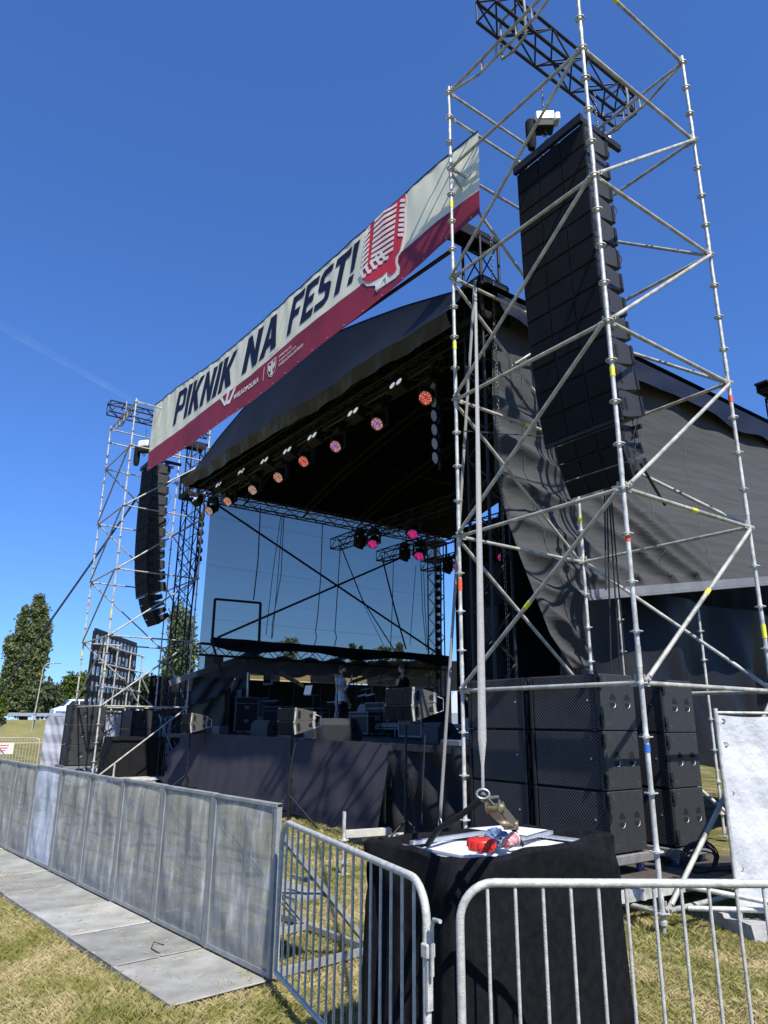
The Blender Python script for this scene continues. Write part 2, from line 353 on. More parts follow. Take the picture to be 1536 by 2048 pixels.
def tree(x,y,z0,lobes,lm,n,ls,lab,name='tree',cat='tree',trunk=.3):
    """lobes: list of (dx,dy,z,rx,rz)"""
    t=thing(name,lab,cat,(x,y,z0)); top=max(l[2]+l[4]*.5 for l in lobes); tb=MB()
    tb.path([(0,0,-.2),(.1,.05,top*.3),(0,0,top*.75)],trunk,8,0,trunk*.25)
    for l in lobes: tb.path([(0,0,max(.5,l[2]*.45)),(l[0]*.5,l[1]*.5,l[2]*.8),(l[0],l[1],l[2])],trunk*.35,5,0,.03)
    o=obj('trunk',tb,M['bark'],t,local=True)
    vols=np.array([l[3]**2*l[4] for l in lobes]); ch=RNG.choice(len(lobes),n,p=vols/vols.sum())
    L=np.array(lobes)[ch]; d=RNG.normal(size=(n,3)); d/=np.linalg.norm(d,axis=1)[:,None]; r=RNG.uniform(.35,1,n)**.45
    # clumps: push leaves toward cluster seeds on the lobe surface
    k=max(30,n//70); sd=RNG.normal(size=(k,3)); sd/=np.linalg.norm(sd,axis=1)[:,None]; j=RNG.integers(0,k,n)
    d=sd[j]*1.0+RNG.normal(size=(n,3))*.20; r=r*(1+.24*np.sin(j*1.7))
    c=np.c_[L[:,0]+d[:,0]*r*L[:,3],L[:,1]+d[:,1]*r*L[:,3],L[:,2]+d[:,2]*r*L[:,4]]
    a=RNG.normal(size=(n,3)); a/=np.linalg.norm(a,axis=1)[:,None]; b=np.cross(a,RNG.normal(size=(n,3))); b/=np.linalg.norm(b,axis=1)[:,None]
    s=RNG.uniform(.6,1.3,n)[:,None]*ls; v=np.empty((n,4,3)); v[:,0]=c-a*s; v[:,1]=c-b*s*.6; v[:,2]=c+a*s; v[:,3]=c+b*s*.6
    me=bpy.data.meshes.new('crown'); me.from_pydata(v.reshape(-1,3).tolist(),[],(np.arange(n)[:,None]*4+np.arange(4)).tolist()); me.materials.append(lm)
    o=bpy.data.objects.new('crown',me); C.objects.link(o); o.parent=t
    return t
def at(px,d,z=0):  # point on the ground ray of image column px at forward distance d
    q=FW.copy(); q.z=0; q.normalize(); r=RT.copy(); r.z=0; r.normalize()
    k=(px-768)/FPX*d*.958/1.0
    return (q*d+r*k*1.0)
def tx(px,py,X): p=P(px,py,'x',X); return p
# tall poplar
def treeat(px,d,pts,lm,n,ls,lab,name='tree',trunk=.3,z0=0):
    b=P(px,1443,'x',-d); s=b.x; lob=[]
    for (qx,qy,rx,rz) in pts:
        q=P(qx,qy,'x',-d); e=P(qx+rx,qy,'x',-d); f_=P(qx,qy-rz,'x',-d)
        lob.append(((RNG.uniform(-.3,.3))*abs(e.y-q.y),q.y-b.y,q.z-z0,abs(e.y-q.y),abs(f_.z-q.z)))
    return tree(-d,b.y,z0,lob,lm,n,ls,lab,name,'tree',trunk)
treeat(45,80,[(78,1203,10,14),(80,1226,15,20),(68,1220,8,14),(82,1255,18,20),(90,1275,10,12),(50,1222,8,12),(47,1245,12,18),(42,1268,12,16),(60,1275,16,18),(22,1282,12,12),(28,1300,16,16),(80,1292,20,18),(10,1296,5,8),(50,1310,22,20),(72,1325,20,20),(25,1330,16,20),(88,1318,8,10),(15,1352,12,18),(45,1350,26,22),(68,1356,18,18),(20,1385,18,22),(50,1388,26,22),(75,1385,12,16),(35,1412,26,18),(60,1415,16,14)],LEAF[0],34000,.17,'tall ragged columnar poplar on the far left edge','poplar_tree',.5,0)
treeat(100,92,[(95,1395,26,26),(112,1410,20,20),(80,1410,20,22)],LEAF[3],7000,.26,'grey green bush right of the tall poplar')
treeat(145,92,[(140,1378,18,24),(165,1380,22,26),(150,1400,30,20)],LEAF[2],8000,.26,'bright green round tree behind the white van')
treeat(280,95,[(285,1385,24,22),(300,1375,16,22),(310,1400,26,24),(262,1400,20,20)],LEAF[1],8000,.26,'dark bushy tree showing through the left scaffold tower base')
treeat(0,75,[(-4,1400,10,26),(0,1425,10,14)],LEAF[2],3000,.2,'small light green bush cut by the left frame edge')
treeat(360,85,[(358,1260,17,45),(365,1300,22,60),(350,1350,22,55),(372,1380,22,45)],LEAF[0],16000,.24,'tall dark poplar behind the left black truss tower','poplar_tree',.5)
treeat(215,110,[(215,1405,14,16),(232,1402,16,18)],LEAF[1],3500,.26,'low dark hedge clump left of the screen back')
for i,(px,py,rx,rz,lm,lab) in enumerate([(578,1280,26,14,0,'green tree top seen through the gauze above the left drape'),(706,1290,8,14,2,'narrow poplar top seen through the gauze near centre'),(722,1295,5,9,2,'smallest poplar top seen through the gauze right of centre'),(767,1296,18,10,0,'wide tree top seen through the gauze'),(800,1290,9,14,0,'pointed tree top seen through the gauze near the rear tower'),(926,1352,9,20,2,'light green tree glimpsed beside the rear tower lattice')]):
    treeat(px,130,[(px,py+rz*.3,rx*.55,rz*.55),(px-rx*.4,py+rz,rx*.6,rz*.6),(px+rx*.4,py+rz*1.1,rx*.5,rz*.5),(px,py+rz*2,rx*.5,rz)],LEAF[lm],1500,.26,lab)
# lamp post
b=P(68,1418,'x',-74); t=thing('street_lamp','thin grey street lamp in front of the poplar','lamp',(b.x,b.y,0)); h=P(78,1335,'x',-74).z
obj('pole',MB().path([(b.x,b.y,0),(b.x,b.y+.2,h*.6),(b.x,b.y+.3,h)],.07,8,0,.045),M['galv2'],t)
obj('arm',MB().path([(b.x,b.y+.3,h),(b.x,b.y+.6,h+.4),(b.x,b.y+1.2,h+.5)],.04,6),M['galv2'],t)
obj('lamp_head',MB().box((b.x,b.y+1.5,h+.5),(.25,.7,.12),bev=.04),M['alu'],t)
# van
def van():
    c=P(150,1419,'x',-80); y0=P(103,1419,'x',-80).y; t=thing('van','white minibus with dark side windows driving along the raised road','van',(-80,c.y,1.75)); zb=1.85
    L=5.2; prof=[(0,.35),(.05,.95),(.9,1.25),(1.5,1.9),(1.75,1.98),(5.1,1.98),(5.2,1.2),(5.2,.35)]
    g=MB(); g.prism([(y0+u,zb+v) for u,v in prof],1.9,lambda a,b_,w:(-79-w,a,b_)); obj('body',g,M['white'],t)
    g=MB(); wdk=mat('van_glass',(.02,.025,.03),.1)
    g.prism([(y0+1.25,zb+1.3),(y0+1.65,zb+1.8),(y0+2.3,zb+1.8),(y0+2.3,zb+1.3)],.02,lambda a,b_,w:(-79+.012-w,a,b_)); obj('window',g,wdk,t)
    g=MB(); g.prism([(y0+2.4,zb+1.3),(y0+2.4,zb+1.8),(y0+4.9,zb+1.8),(y0+4.9,zb+1.3)],.02,lambda a,b_,w:(-79+.012-w,a,b_)); obj('window',g,wdk,t)
    g=MB(); g.add([(-79.1,y0+.92,zb+1.29),(-80.8,y0+.92,zb+1.29),(-80.8,y0+1.48,zb+1.9),(-79.1,y0+1.48,zb+1.9)],[(0,1,2,3)]); obj('windscreen',g,wdk,t)
    for u in (.95,4.2):
        for xx in (-79.05,-80.8): obj('wheel',MB().disc((xx,y0+u,zb+.28),(1,0,0),.34,.2,16),M['rubber'],t)
    g=MB(); g.box((-78.99,y0+2.5,zb+.7),(.02,4.6,.16)); obj('stripe',g,M['blue'],t)
van()
# small tent far left of the tower
b=P(368,1430,'x',-60); t=thing('tent','small pointed white and red party tent behind the stage','tent',(b.x,b.y,0)); hw=1.6; zt=P(375,1390,'x',-60).z
obj('canopy',MB().add([(b.x-hw,b.y-hw,2.6),(b.x+hw,b.y-hw,2.6),(b.x+hw,b.y+hw,2.6),(b.x-hw,b.y+hw,2.6),(b.x,b.y,zt+.3)],[(0,1,4),(1,2,4),(2,3,4),(3,0,4)]),M['white'],t)
obj('side_wall',MB().box((b.x,b.y,1.3),(hw*2,hw*2,2.58)),M['white'],t)
obj('logo_panel',MB().prism([(b.y-1.1,2.0),(b.y-.2,2.0),(b.y-.2,2.9),(b.y-.7,3.0)],.02,lambda a,c_,w:(b.x+hw+.02+w,a,c_)),M['red'],t)
b=P(925,1400,'x',-70); t=thing('tent','white pointed tent glimpsed between rear tower and scaffold post','tent',(b.x,b.y,0)); zt=P(925,1360,'x',-70).z
obj('canopy',MB().add([(b.x-2,b.y-2,3),(b.x+2,b.y-2,3),(b.x+2,b.y+2,3),(b.x-2,b.y+2,3),(b.x,b.y,zt)],[(0,1,4),(1,2,4),(2,3,4),(3,0,4)]),M['white'],t)
obj('side_wall',MB().box((b.x,b.y,1.49),(4,4,2.98)),M['white'],t)
# faint vapour trail: thin high cloud ribbon
g=MB(); a=P(0,650,'z',2000); bb=P(250,792,'z',2000); d=(bb-a); nrm=Vector((-d.y,d.x,0)).normalized()
def vt(u,v): q=a-d*.3+d*u*1.35; return q+nrm*((v-.5)*90*(1.1-u*.4))+Vector((0,0,-14*sin(pi*v)))
g.grid(vt,24,6)
m=bpy.data.materials.new('vapour'); m.use_nodes=True; n,l,bs=nodes(m)
tcn=n.new('ShaderNodeTexCoord'); tn=n.new('ShaderNodeTexNoise'); tn.inputs['Scale'].default_value=.006; tn.inputs['Detail'].default_value=8; l.new(tcn.outputs['Object'],tn.inputs['Vector'])
mr=n.new('ShaderNodeMapRange'); mr.inputs['From Min'].default_value=.15; mr.inputs['From Max'].default_value=.8; mr.inputs['To Max'].default_value=.04; l.new(tn.outputs['Fac'],mr.inputs['Value'])
tr=n.new('ShaderNodeBsdfTransparent'); df=n.new('ShaderNodeBsdfTranslucent'); ms=n.new('ShaderNodeMixShader'); l.new(mr.outputs[0],ms.inputs[0]); l.new(tr.outputs[0],ms.inputs[1]); l.new(df.outputs[0],ms.inputs[2]); l.new(ms.outputs[0],n['Material Output'].inputs[0])
obj('vapour_trail',g,m,label='very faint white vapour trail low in the left sky',cat='cloud',kind='structure')
# ------------------------------------------------------------------ scaffold towers
H0=.19
def ring(mb,c,mi=0):
    c=Vector(c); n=12
    for (ra,rb) in ((.044,.064),):
        vs=[]
        for z in(-.005,.005):
            for r in(ra,rb):
                for j in range(n): vs.append(c+Vector((r*cos(2*pi*j/n),r*sin(2*pi*j/n),z)))
        A=lambda k,j:k*n+j%n
        for j in range(n): pass
        mb.add(vs,[f for j in range(n) for f in ((A(0,j),A(1,j),A(1,j+1),A(0,j+1)),(A(2,j),A(2,j+1),A(3,j+1),A(3,j)),(A(1,j),A(3,j),A(3,j+1),A(1,j+1)),(A(0,j),A(0,j+1),A(2,j+1),A(2,j)))],mi)
    for k in range(4): 
        a=k*pi/2; d=Vector((cos(a),sin(a),0)); mb.beam(c+d*.02,c+d*.05,.018,.01,mi)
    mb.path([c+Vector((0,0,-.022)),c+Vector((0,0,.022))],.031,10,mi)
def wedge_end(mb,p,d):
    p=Vector(p); d=Vector(d).normalized(); mb.beam(p+d*.035,p+d*.12,.032,.062); mb.box(p+d*.055+Vector((0,0,.03)),(.022,.022,.11))
def scaffold(label,x0,y0,a,b,group,marks,bases=(0,0,0,0),skip=()):
    """x0,y0 = front right post; a,b = bay sizes; posts: 0 front right, 1 front left, 2 back right, 3 back left"""
    t=thing('scaffold_tower',label,'scaffolding',(x0-a/2,y0+b/2,0),0,group)
    pos=[(x0,y0),(x0-a,y0),(x0,y0+b),(x0-a,y0+b)]
    for i,(x,y) in enumerate(pos):
        top=H0+11.62; g=MB(); g.path([(x,y,.12),(x,y,top)],.02415,12)
        for k in range(24):
            z=H0+k*.5
            if z<top: ring(g,(x,y,z))
        for z in (H0+2.25,H0+4.25,H0+6.25,H0+8.25,H0+10.25): g.path([(x,y,z-.1),(x,y,z+.1)],.0272,12)
        o=obj('post',g,M['galv'],t)
        for (k,z,hh,mm) in marks:
            if k==i: obj('tape_band',MB().path([(x,y,z),(x,y,z+hh)],.0285,12),M[mm],o)
        g=MB(); g.path([(x,y,.0),(x,y,.16)],.019,10); g.box((x,y,.006),(.15,.15,.012)); g.path([(x,y,.09),(x,y,.125)],.036,8); obj('base_jack',g,M['galv'],t)
    def ledger(p,q,z,nm='ledger'):
        g=MB(); A=Vector((*p,z)); B=Vector((*q,z)); d=(B-A).normalized(); g.path([A+d*.06,B-d*.06],.02415,10)
        wedge_end(g,A,d); wedge_end(g,B,-d); return obj(nm,g,M['galv2'],t)
    def brace(p,z1,q,z2,off):
        A=Vector((*p,z1)); B=Vector((*q,z2)); o_=Vector(off)*.045; A=A+o_; B=B+o_; d=(B-A).normalized()
        g=MB(); g.path([A+d*.10,B-d*.10],.02415,10)
        for E_,s in((A,d),(B,-d)): g.beam(E_+s*.02,E_+s*.13,.02,.05); g.path([E_+s*.05-Vector(off)*.04,E_+s*.05+Vector(off)*.035],.014,8)
        return obj('brace',g,M['galv2'],t)
    lv=[0,2,4,6,8,10]
    for k in lv:
        z=H0+k
        for (i,j) in ((0,1),(0,2),(1,3),(2,3)): ledger(pos[i],pos[j],z)
    for (i,j) in ((0,2),(1,3)): ledger(pos[i],pos[j],H0+11.5)
    ledger(pos[1],pos[3],H0+11.0)
    for k in lv[1:]:
        z=H0+k
        if k<=10: brace(pos[0],z,pos[1],z-2,(0,-1,0)) if k>2 else None
        brace(pos[1],z,pos[3],z-2,(-1,0,0))
        brace(pos[0],z-2,pos[2],z,(1,0,0))
        brace(pos[2],z-2,pos[3],z,(0,1,0))
    for (i,j) in ((0,1),(2,3)):                      # lattice beams on top
        g=MB(); z=H0+11.5; A=Vector((*pos[i],z)); B=Vector((*pos[j],z)); d=(B-A).normalized(); L=(B-A).length
        g.path([A+d*.06,B-d*.06],.02415,10); dz=Vector((0,0,-.24))
        g.path([A+d*.08+Vector((0,0,-.03)),A+d*(L*.27)+dz,A+d*(L*.73)+dz,B-d*.08+Vector((0,0,-.03))],.0215,8)
        for f in (.3,.42,.58,.7): g.beam(A+d*(L*f),A+d*(L*f)+dz,.05,.012,0,up=tuple(d))
        wedge_end(g,A,d); wedge_end(g,B,-d); obj('lattice_beam',g,M['galv2'],t)
    return t,pos
X1,Y1,A1,B1=-4.267,6.204,2.582,2.5575
TR,posR=scaffold('near galvanised scaffold tower on the right carrying the big hanging speaker array',X1,Y1,A1,B1,'scaffold towers either side of the stage',
  [(0,1.55,.07,'blue'),(0,H0+3.42,.10,'orange'),(0,H0+5.30,.12,'yellow'),(1,H0+9.25,.13,'yellow'),(1,H0+3.27,.16,'orange'),(1,H0+6.8,.12,'yellow'),(2,H0+5.72,.09,'orange'),(2,H0+2.62,.16,'yellow'),(3,H0+5-.37,.1,'yellow')])
TL,posL=scaffold('distant galvanised scaffold tower on the left carrying the far speaker array',-21.756,5.822,2.84,2.5575,'scaffold towers either side of the stage',
  [(1,H0+5.2,.12,'orange'),(0,H0+4.6,.15,'yellow'),(1,H0+3.6,.15,'yellow'),(0,H0+2.9,.15,'yellow')])
def tape(A,B,f,m_='yellow',w_=.10):
    A=Vector(A); B=Vector(B); d=(B-A).normalized(); p=lerp0(A,B,f); obj('tape_band',MB().path([p,p+d*w_],.0268,12),M[m_],TR)
lerp0=lambda a,b,t:a+(b-a)*t
z_=lambda i,k:Vector((*posR[i],H0+k))
oy=Vector((0,-.045,0)); ox=Vector((.045,0,0))
tape(z_(1,2)+oy,z_(0,4)+oy,.45); tape(z_(0,4),z_(2,4),.50); tape(z_(1,6),z_(3,6),.55); tape(z_(0,2)+ox,z_(2,4)+ox,.50); tape(z_(2,6),z_(3,6),.72,'yellow',.08); tape(z_(1,10.5),z_(3,10.5),.45) if 0 else None
tape(z_(0,11.5),z_(2,11.5),.32); tape(z_(1,11),z_(3,11),.62)
# plywood sole plates under the jacks and leg pads
for k,(x,y) in enumerate(posR):
    obj('sole_board',MB().box((x+.06,y+.08,-.001),(.42,.30,.026),bev=.004),M['wood'],None,['brown plywood sole board under the front right post of the near tower','brown plywood sole board behind the draped tank under the front left post','brown plywood sole board under the back right post of the near tower','brown plywood sole board under the back left post of the near tower'][k],'board','boards under the near tower posts')
# yellow-taped brace marks
# ------------------------------------------------------------------ trusses
def truss_parts(t,a,b,w,h,seg,r,mt=None,up=(0,0,1),lr=None,square=True,local=False):
    mt=mt or M['blk_steel']; lr=lr or r*.55
    a=Vector(a); b=Vector(b); d=(b-a).normalized(); u=Vector(up); rr=d.cross(u).normalized(); u=rr.cross(d).normalized()
    o=[rr*(w/2)*sx+u*(h/2)*sz for sx,sz in ((-1,-1),(1,-1),(1,1),(-1,1))]
    for q in o: obj('chord',MB().path([a+q,b+q],r,8),mt,t,local=local)
    n=max(1,round((b-a).length/seg)); st=(b-a)/n; g=MB()
    for f in range(4):
        p,q=o[f],o[(f+1)%4]
        for i in range(n):
            s0=a+st*i; s1=a+st*(i+1)
            if (i+f)%2: g.path([s0+p,s1+q],lr,5,caps=False)
            else: g.path([s0+q,s1+p],lr,5,caps=False)
        g.path([a+p,a+q],lr,5,caps=False); g.path([b+p,b+q],lr,5,caps=False)
    obj('lacing',g,mt,t,local=local)
def truss(label,a,b,w=.29,h=.29,seg=.35,r=.024,cat='truss',group=None,name='truss',mt=None):
    a=Vector(a); t=thing(name,label,cat,tuple(a),0,group); truss_parts(t,a,b,w,h,seg,r,mt); return t
truss('black box truss resting on top of the near scaffold tower',(-5.50,5.75,H0+11.5-.22+.45),(-5.50,9.05,H0+11.5-.22+.45),.39,.39,.40,.027,group='box trusses on top of the scaffold towers')
truss('black box truss resting on top of the distant scaffold tower',(-23.25,5.35,H0+11.5+.22),(-23.25,8.9,H0+11.5+.22),.39,.39,.40,.027,group='box trusses on top of the scaffold towers')
def sling(label,x,y,z):
    g=MB()
    g.path([(x-.24,y,z-.5),(x-.25,y,z),(x-.24,y,z+.23),(x+.24,y,z+.23),(x+.25,y,z),(x+.24,y,z-.5),(x,y,z-.56)],.022,6,closed=True)
    obj('sling',g,M['strap'],None,label,'sling','slings tying trusses to the scaffold towers')
sling('grey webbing sling round the front end of the near tower truss',-5.5,6.3,H0+11.75); sling('grey webbing sling round the back end of the near tower truss',-5.5,8.76,H0+11.75)
sling('grey webbing sling round the truss on the distant tower',-23.25,5.85,H0+11.75)

# chain hoists
def hoist(label,x,y,ztop,zbody,sc=1,rz=0,group='chain hoists above the speaker arrays'):
    t=thing('chain_hoist',label,'hoist',(x,y,zbody),rz,group)
    g=MB(); g.box((0,0,0),(.36*sc,.26*sc,.22*sc),bev=.04*sc); g.box((.22*sc,0,.01),(.1*sc,.2*sc,.16*sc),bev=.02); obj('motor',g,M['white'] if sc>1.1 else M['alu'],t,local=True)
    g=MB(); g.box((0,0,-.16*sc),(.30*sc,.24*sc,.14*sc),bev=.02); obj('gearbox',g,M['blk_plastic'],t,local=True)
    g=MB()
    for k in range(4): pass
    g.lathe([(.06*sc,-.60*sc),(.085*sc,-.5*sc),(.09*sc,-.1*sc),(.08*sc,-.02*sc)],(-.24*sc,0,0),8); obj('chain_bag',g,M['cloth'],t,local=True)
    g=MB(); n=int((ztop-zbody-.12)/.05)
    for i in range(n):
        z=.12*sc+i*.05; o=(i%2)*pi/2; g.path([(.014*cos(o),.014*sin(o),z),(.014*cos(o),.014*sin(o),z+.05),(-.014*cos(o),-.014*sin(o),z+.05),(-.014*cos(o),-.014*sin(o),z)],.0055,5,closed=True)
    obj('chain',g,M['chain'],t,local=True)
    g=MB(); pts=[(0,0,-.22*sc)]+[(.045*sc*sin(a),0,-.30*sc-.05*sc*cos(a)*-1) for a in [pi*.2,pi*.5,pi*.9,pi*1.2,pi*1.5]]; g.path(pts,.012*sc,6); obj('hook',g,M['chain'],t,local=True)
    return t
p=P(1100,232,'x',-5.35)
hoist('pale electric chain hoist above the front of the near array',-5.72,7.15,H0+11.3,10.78,.9,0.9)
hoist('small chain hoist at the back of the near array frame',-5.3,7.9,H0+11.3,10.35,.8,0.2)
hoist('black chain hoist above the front of the distant array',-23.3,6.7,H0+11.3,10.9,1.2,0.6)
hoist('chain hoist at the back of the distant array',-22.2,8.1,H0+10.4,9.55,1.0,0.3)

# ------------------------------------------------------------------ line arrays
M['sub_side']=mat('subwoofer_paint',(.026,.027,.028),.55,0,var=.2,scale=18,bump=.12,bscale=220)
M['grille']=perforated('perforated_grille',(.014,.0145,.017),(.003,.003,.003),'xz',.022,.30,rough=.75,spec=.12,bump=.3)
M['grille_big']=perforated('punched_steel_grille',(.085,.085,.092),(.0015,.0015,.002),'xz',.038,.44,bump=.5,rough=.6)
def cabinet(parent,W,Hh,D,fr,R,small=False,n_=0):
    """wedge cabinet; front centre at fr, facing -y of R. Vertices in parent's local space"""
    F=lambda x,y,z: fr+R@Vector((x,y,z)); tp=(.17 if not small else .24)*Hh
    g=MB(); prof=[(0.02,-Hh/2+.006),(0.02,Hh/2-.006),(D*.35,Hh/2-.006),(D,Hh/2-tp),(D,-Hh/2+tp),(D*.35,-Hh/2+.006)]
    n=6; vs=[F(-W/2,u,v) for u,v in prof]+[F(W/2,u,v) for u,v in prof]
    g.add(vs,[tuple(range(n)),tuple(range(n,2*n))[::-1]]+[(i,i+n,(i+1)%n+n,(i+1)%n) for i in range(n)])
    g.add([F(-W/2+.02,D,-Hh/2+tp+.01),F(W/2-.02,D,-Hh/2+tp+.01),F(W/2-.02,D,Hh/2-tp-.01),F(-W/2+.02,D,Hh/2-tp-.01)],[(0,1,2,3)])
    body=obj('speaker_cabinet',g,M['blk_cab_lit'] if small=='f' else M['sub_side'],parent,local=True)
    g=MB(); e=.012
    for (xa,xb) in ((-W/2,-W*.17),(-W*.165,W*.165),(W*.17,W/2)):
        vs=[F(x,y,z) for x,y,z in ((xa+e,0,-Hh/2+.012),(xb-e/3,0,-Hh/2+.012),(xb-e/3,0,Hh/2-.012),(xa+e,0,Hh/2-.012))]
        vs+=[F(x,y,z) for x,y,z in ((xa+e,.03,-Hh/2+.012),(xb-e/3,.03,-Hh/2+.012),(xb-e/3,.03,Hh/2-.012),(xa+e,.03,Hh/2-.012))]
        g.add(vs,[(0,1,2,3),(0,4,5,1),(1,5,6,2),(2,6,7,3),(3,7,4,0)])
    obj('grille',g,M['grille'],body,local=True)
    for sx in (-1,1):
        x=sx*(W/2+.003)
        g=MB(); 
        if small: hs=((D*.24,0,.06,Hh*.62),(D*.80,0,.11,Hh*.30))
        else: hs=((D*.16,0,.05,Hh*.5),(D*.30,0,.05,Hh*.5))
        for (yy,zz,wy,hz) in hs:
            pl=[(yy-wy/2,zz-hz/2+.02),(yy-wy/2,zz+hz/2-.02),(yy-wy/2+.02,zz+hz/2),(yy+wy/2-.02,zz+hz/2),(yy+wy/2,zz+hz/2-.02),(yy+wy/2,zz-hz/2+.02),(yy+wy/2-.02,zz-hz/2),(yy-wy/2+.02,zz-hz/2)]
            g.prism(pl,.004,lambda a,b_,w_:F(x+sx*w_,a,b_))
        obj('handle',g,M['void'],body,local=True)
        g=MB(); g.beam(F(x,.03,-Hh/2),F(x,.03,Hh/2),.035,.012,up=tuple(R@Vector((1,0,0))))
        g.beam(F(x,D-.05,-Hh/2+tp*.8),F(x,D-.05,Hh/2-tp*.8),.05,.02,up=tuple(R@Vector((1,0,0))))
        g.path([F(x-.01,.03,Hh/2-.03),F(x+sx*.02,.03,Hh/2-.03)],.011,6)
        obj('rigging_plate',g,M['galv2'] if small=='f' else M['blk_steel'],body,local=True)
    return body
def line_array(label,cx,yf,ztop,W,n,Hh,D,yaw,ns,group):
    t=thing('line_array',label,'speaker array',(cx,yf,ztop),yaw,group)
    g=MB()
    for sx in (-W/2+.04,W/2-.04): g.beam((sx,-.02,.07),(sx,D+.35,.07),.06,.10)
    g.beam((-W/2-.02,-.03,.045),(W/2+.02,-.03,.045),.06,.13); g.beam((-W/2,D*.9,.07),(W/2,D*.9,.07),.06,.10); g.beam((0,-.02,.13),(0,D+.3,.13),.08,.08)
    obj('flying_frame',g,M['blk_steel'],t,local=True)
    p=Vector((0,0,-.02)); ang=0.0
    for i in range(n):
        inc=0.15 if i<4 else (.7 if i<8 else 1.6)
        ang+=radians(inc); Rm=Matrix.Rotation(ang,3,'X')
        c=p+Rm@Vector((0,0,-Hh/2)); cabinet(t,W,Hh,D,c,Rm,False,i); p=p+Rm@Vector((0,0,-Hh-.006))
    W2,H2,D2=W*.80,.245,.46
    g=MB(); g.beam(p+Vector((-W/2,.03,-.02)),p+Vector((W/2,.03,-.02)),.05,.05); g.beam(p+Vector((-W/2,D*.75,-.02)),p+Vector((W/2,D*.75,-.02)),.05,.05); obj('adapter_frame',g,M['blk_steel'],t,local=True)
    p=p+Vector((0,.05,-.05))
    for i in range(ns):
        ang+=radians(6); Rm=Matrix.Rotation(ang,3,'X'); c=p+Rm@Vector((0,0,-H2/2)); cabinet(t,W2,H2,D2,c,Rm,True,i); p=p+Rm@Vector((0,0,-H2-.01))
    g=MB()
    for i in range(5):
        z=-1.2-i*.8; g.path([(W/2-.1,D+.02,z+.3),(W/2-.02,D+.10,z+.05),(W/2-.1,D+.03,z-.25)],.008,5)
    z=p.z
    for i in range(3): g.path([(W2/2-.05,D2+.08,z+.2+i*.28),(W2/2+.02,D2+.2,z+.12+i*.28),(W2/2+.02,D2+.2,z+.3+i*.28),(W2/2-.05,D2+.08,z+.42+i*.28)],.007,5)
    obj('cable',g,M['rubber'],t,local=True)
    return t
line_array('big near line array of black cabinets hung in the right scaffold tower',-5.50,6.92,9.93,1.25,12,.363,.56,radians(0),3,'line arrays hung in the scaffold towers')
line_array('far line array of black cabinets hung in the left scaffold tower',-23.25,6.85,10.15,1.25,12,.363,.60,radians(0),4,'line arrays hung in the scaffold towers')

# ------------------------------------------------------------------ black stage towers
def stage_tower(label,x,y,top,w,hsleeve,front=True):
    t=thing('stage_tower',label,'truss tower',(x,y,0),0,'black lattice towers at the stage corners'); 
    truss_parts(t,(x,y,.15),(x,y,top),w,w,.42,.027,up=(0,1,0))
    g=MB(); g.box((x,y,.07),(w+.5,w+.5,.12),bev=.01); 
    for sx in(-1,1):
        for sy in(-1,1): g.path([(x+sx*(w/2+.2),y+sy*(w/2+.2),0),(x+sx*(w/2+.2),y+sy*(w/2+.2),.3)],.02,8)
    obj('base_plate',g,M['blk_steel'],t)
    g=MB(); g.box((x,y-.3,top+.16),(.34,1.15+w*.4,.05)); g.box((x-.16,y-.3,top+.06),(.03,1.15,.22)); g.box((x+.16,y-.3,top+.06),(.03,1.15,.22)); g.path([(x-.14,y-.7,top+.05),(x+.14,y-.7,top+.05)],.09,12); g.path([(x-.14,y+.2,top+.05),(x+.14,y+.2,top+.05)],.09,12)
    obj('head_block',g,M['blk_steel'],t)
    g=MB(); z=hsleeve
    for sx in (-1,1):
        for zz in (z-.35,z+.35): g.beam((x+sx*(w/2+.09),y-w/2-.09,zz),(x+sx*(w/2+.09),y+w/2+.09,zz),.06,.14)
    for sy in (-1,1):
        for zz in (z-.35,z+.35): g.beam((x-w/2-.09,y+sy*(w/2+.09),zz),(x+w/2+.09,y+sy*(w/2+.09),zz),.06,.14)
    for sx in (-1,1):
        for sy in (-1,1): g.beam((x+sx*(w/2+.09),y+sy*(w/2+.09),z-.4),(x+sx*(w/2+.09),y+sy*(w/2+.09),z+.4),.06,.06,up=(0,1,0))
    obj('sleeve_block',g,M['blk_steel'],t)
    g=MB(); n=int((top-2.2)/.07)
    for i in range(n):
        z=2.2+i*.07; o=(i%2)*pi/2; cx,cy=x+w/2+.16,y-.1
        g.path([(cx+.018*cos(o),cy+.018*sin(o),z),(cx+.018*cos(o),cy+.018*sin(o),z+.07),(cx-.018*cos(o),cy-.018*sin(o),z+.07),(cx-.018*cos(o),cy-.018*sin(o),z)],.006,4,closed=True)
    obj('lifting_chain',g,M['chain'],t)
    return t
stage_tower('black lattice stage tower at front right behind the strap and scaffold post',-8.12,8.05,10.35,.46,9.0)
stage_tower('black lattice stage tower at front left beside the far array',-22.15,8.1,10.75,.46,9.35)
stage_tower('black lattice stage tower at the rear left seen past the blue gauze',-22.0,18.6,9.6,.46,8.6)
stage_tower('black lattice stage tower at the rear right rising over the side wall',-7.9,18.9,10.3,.5,8.6)

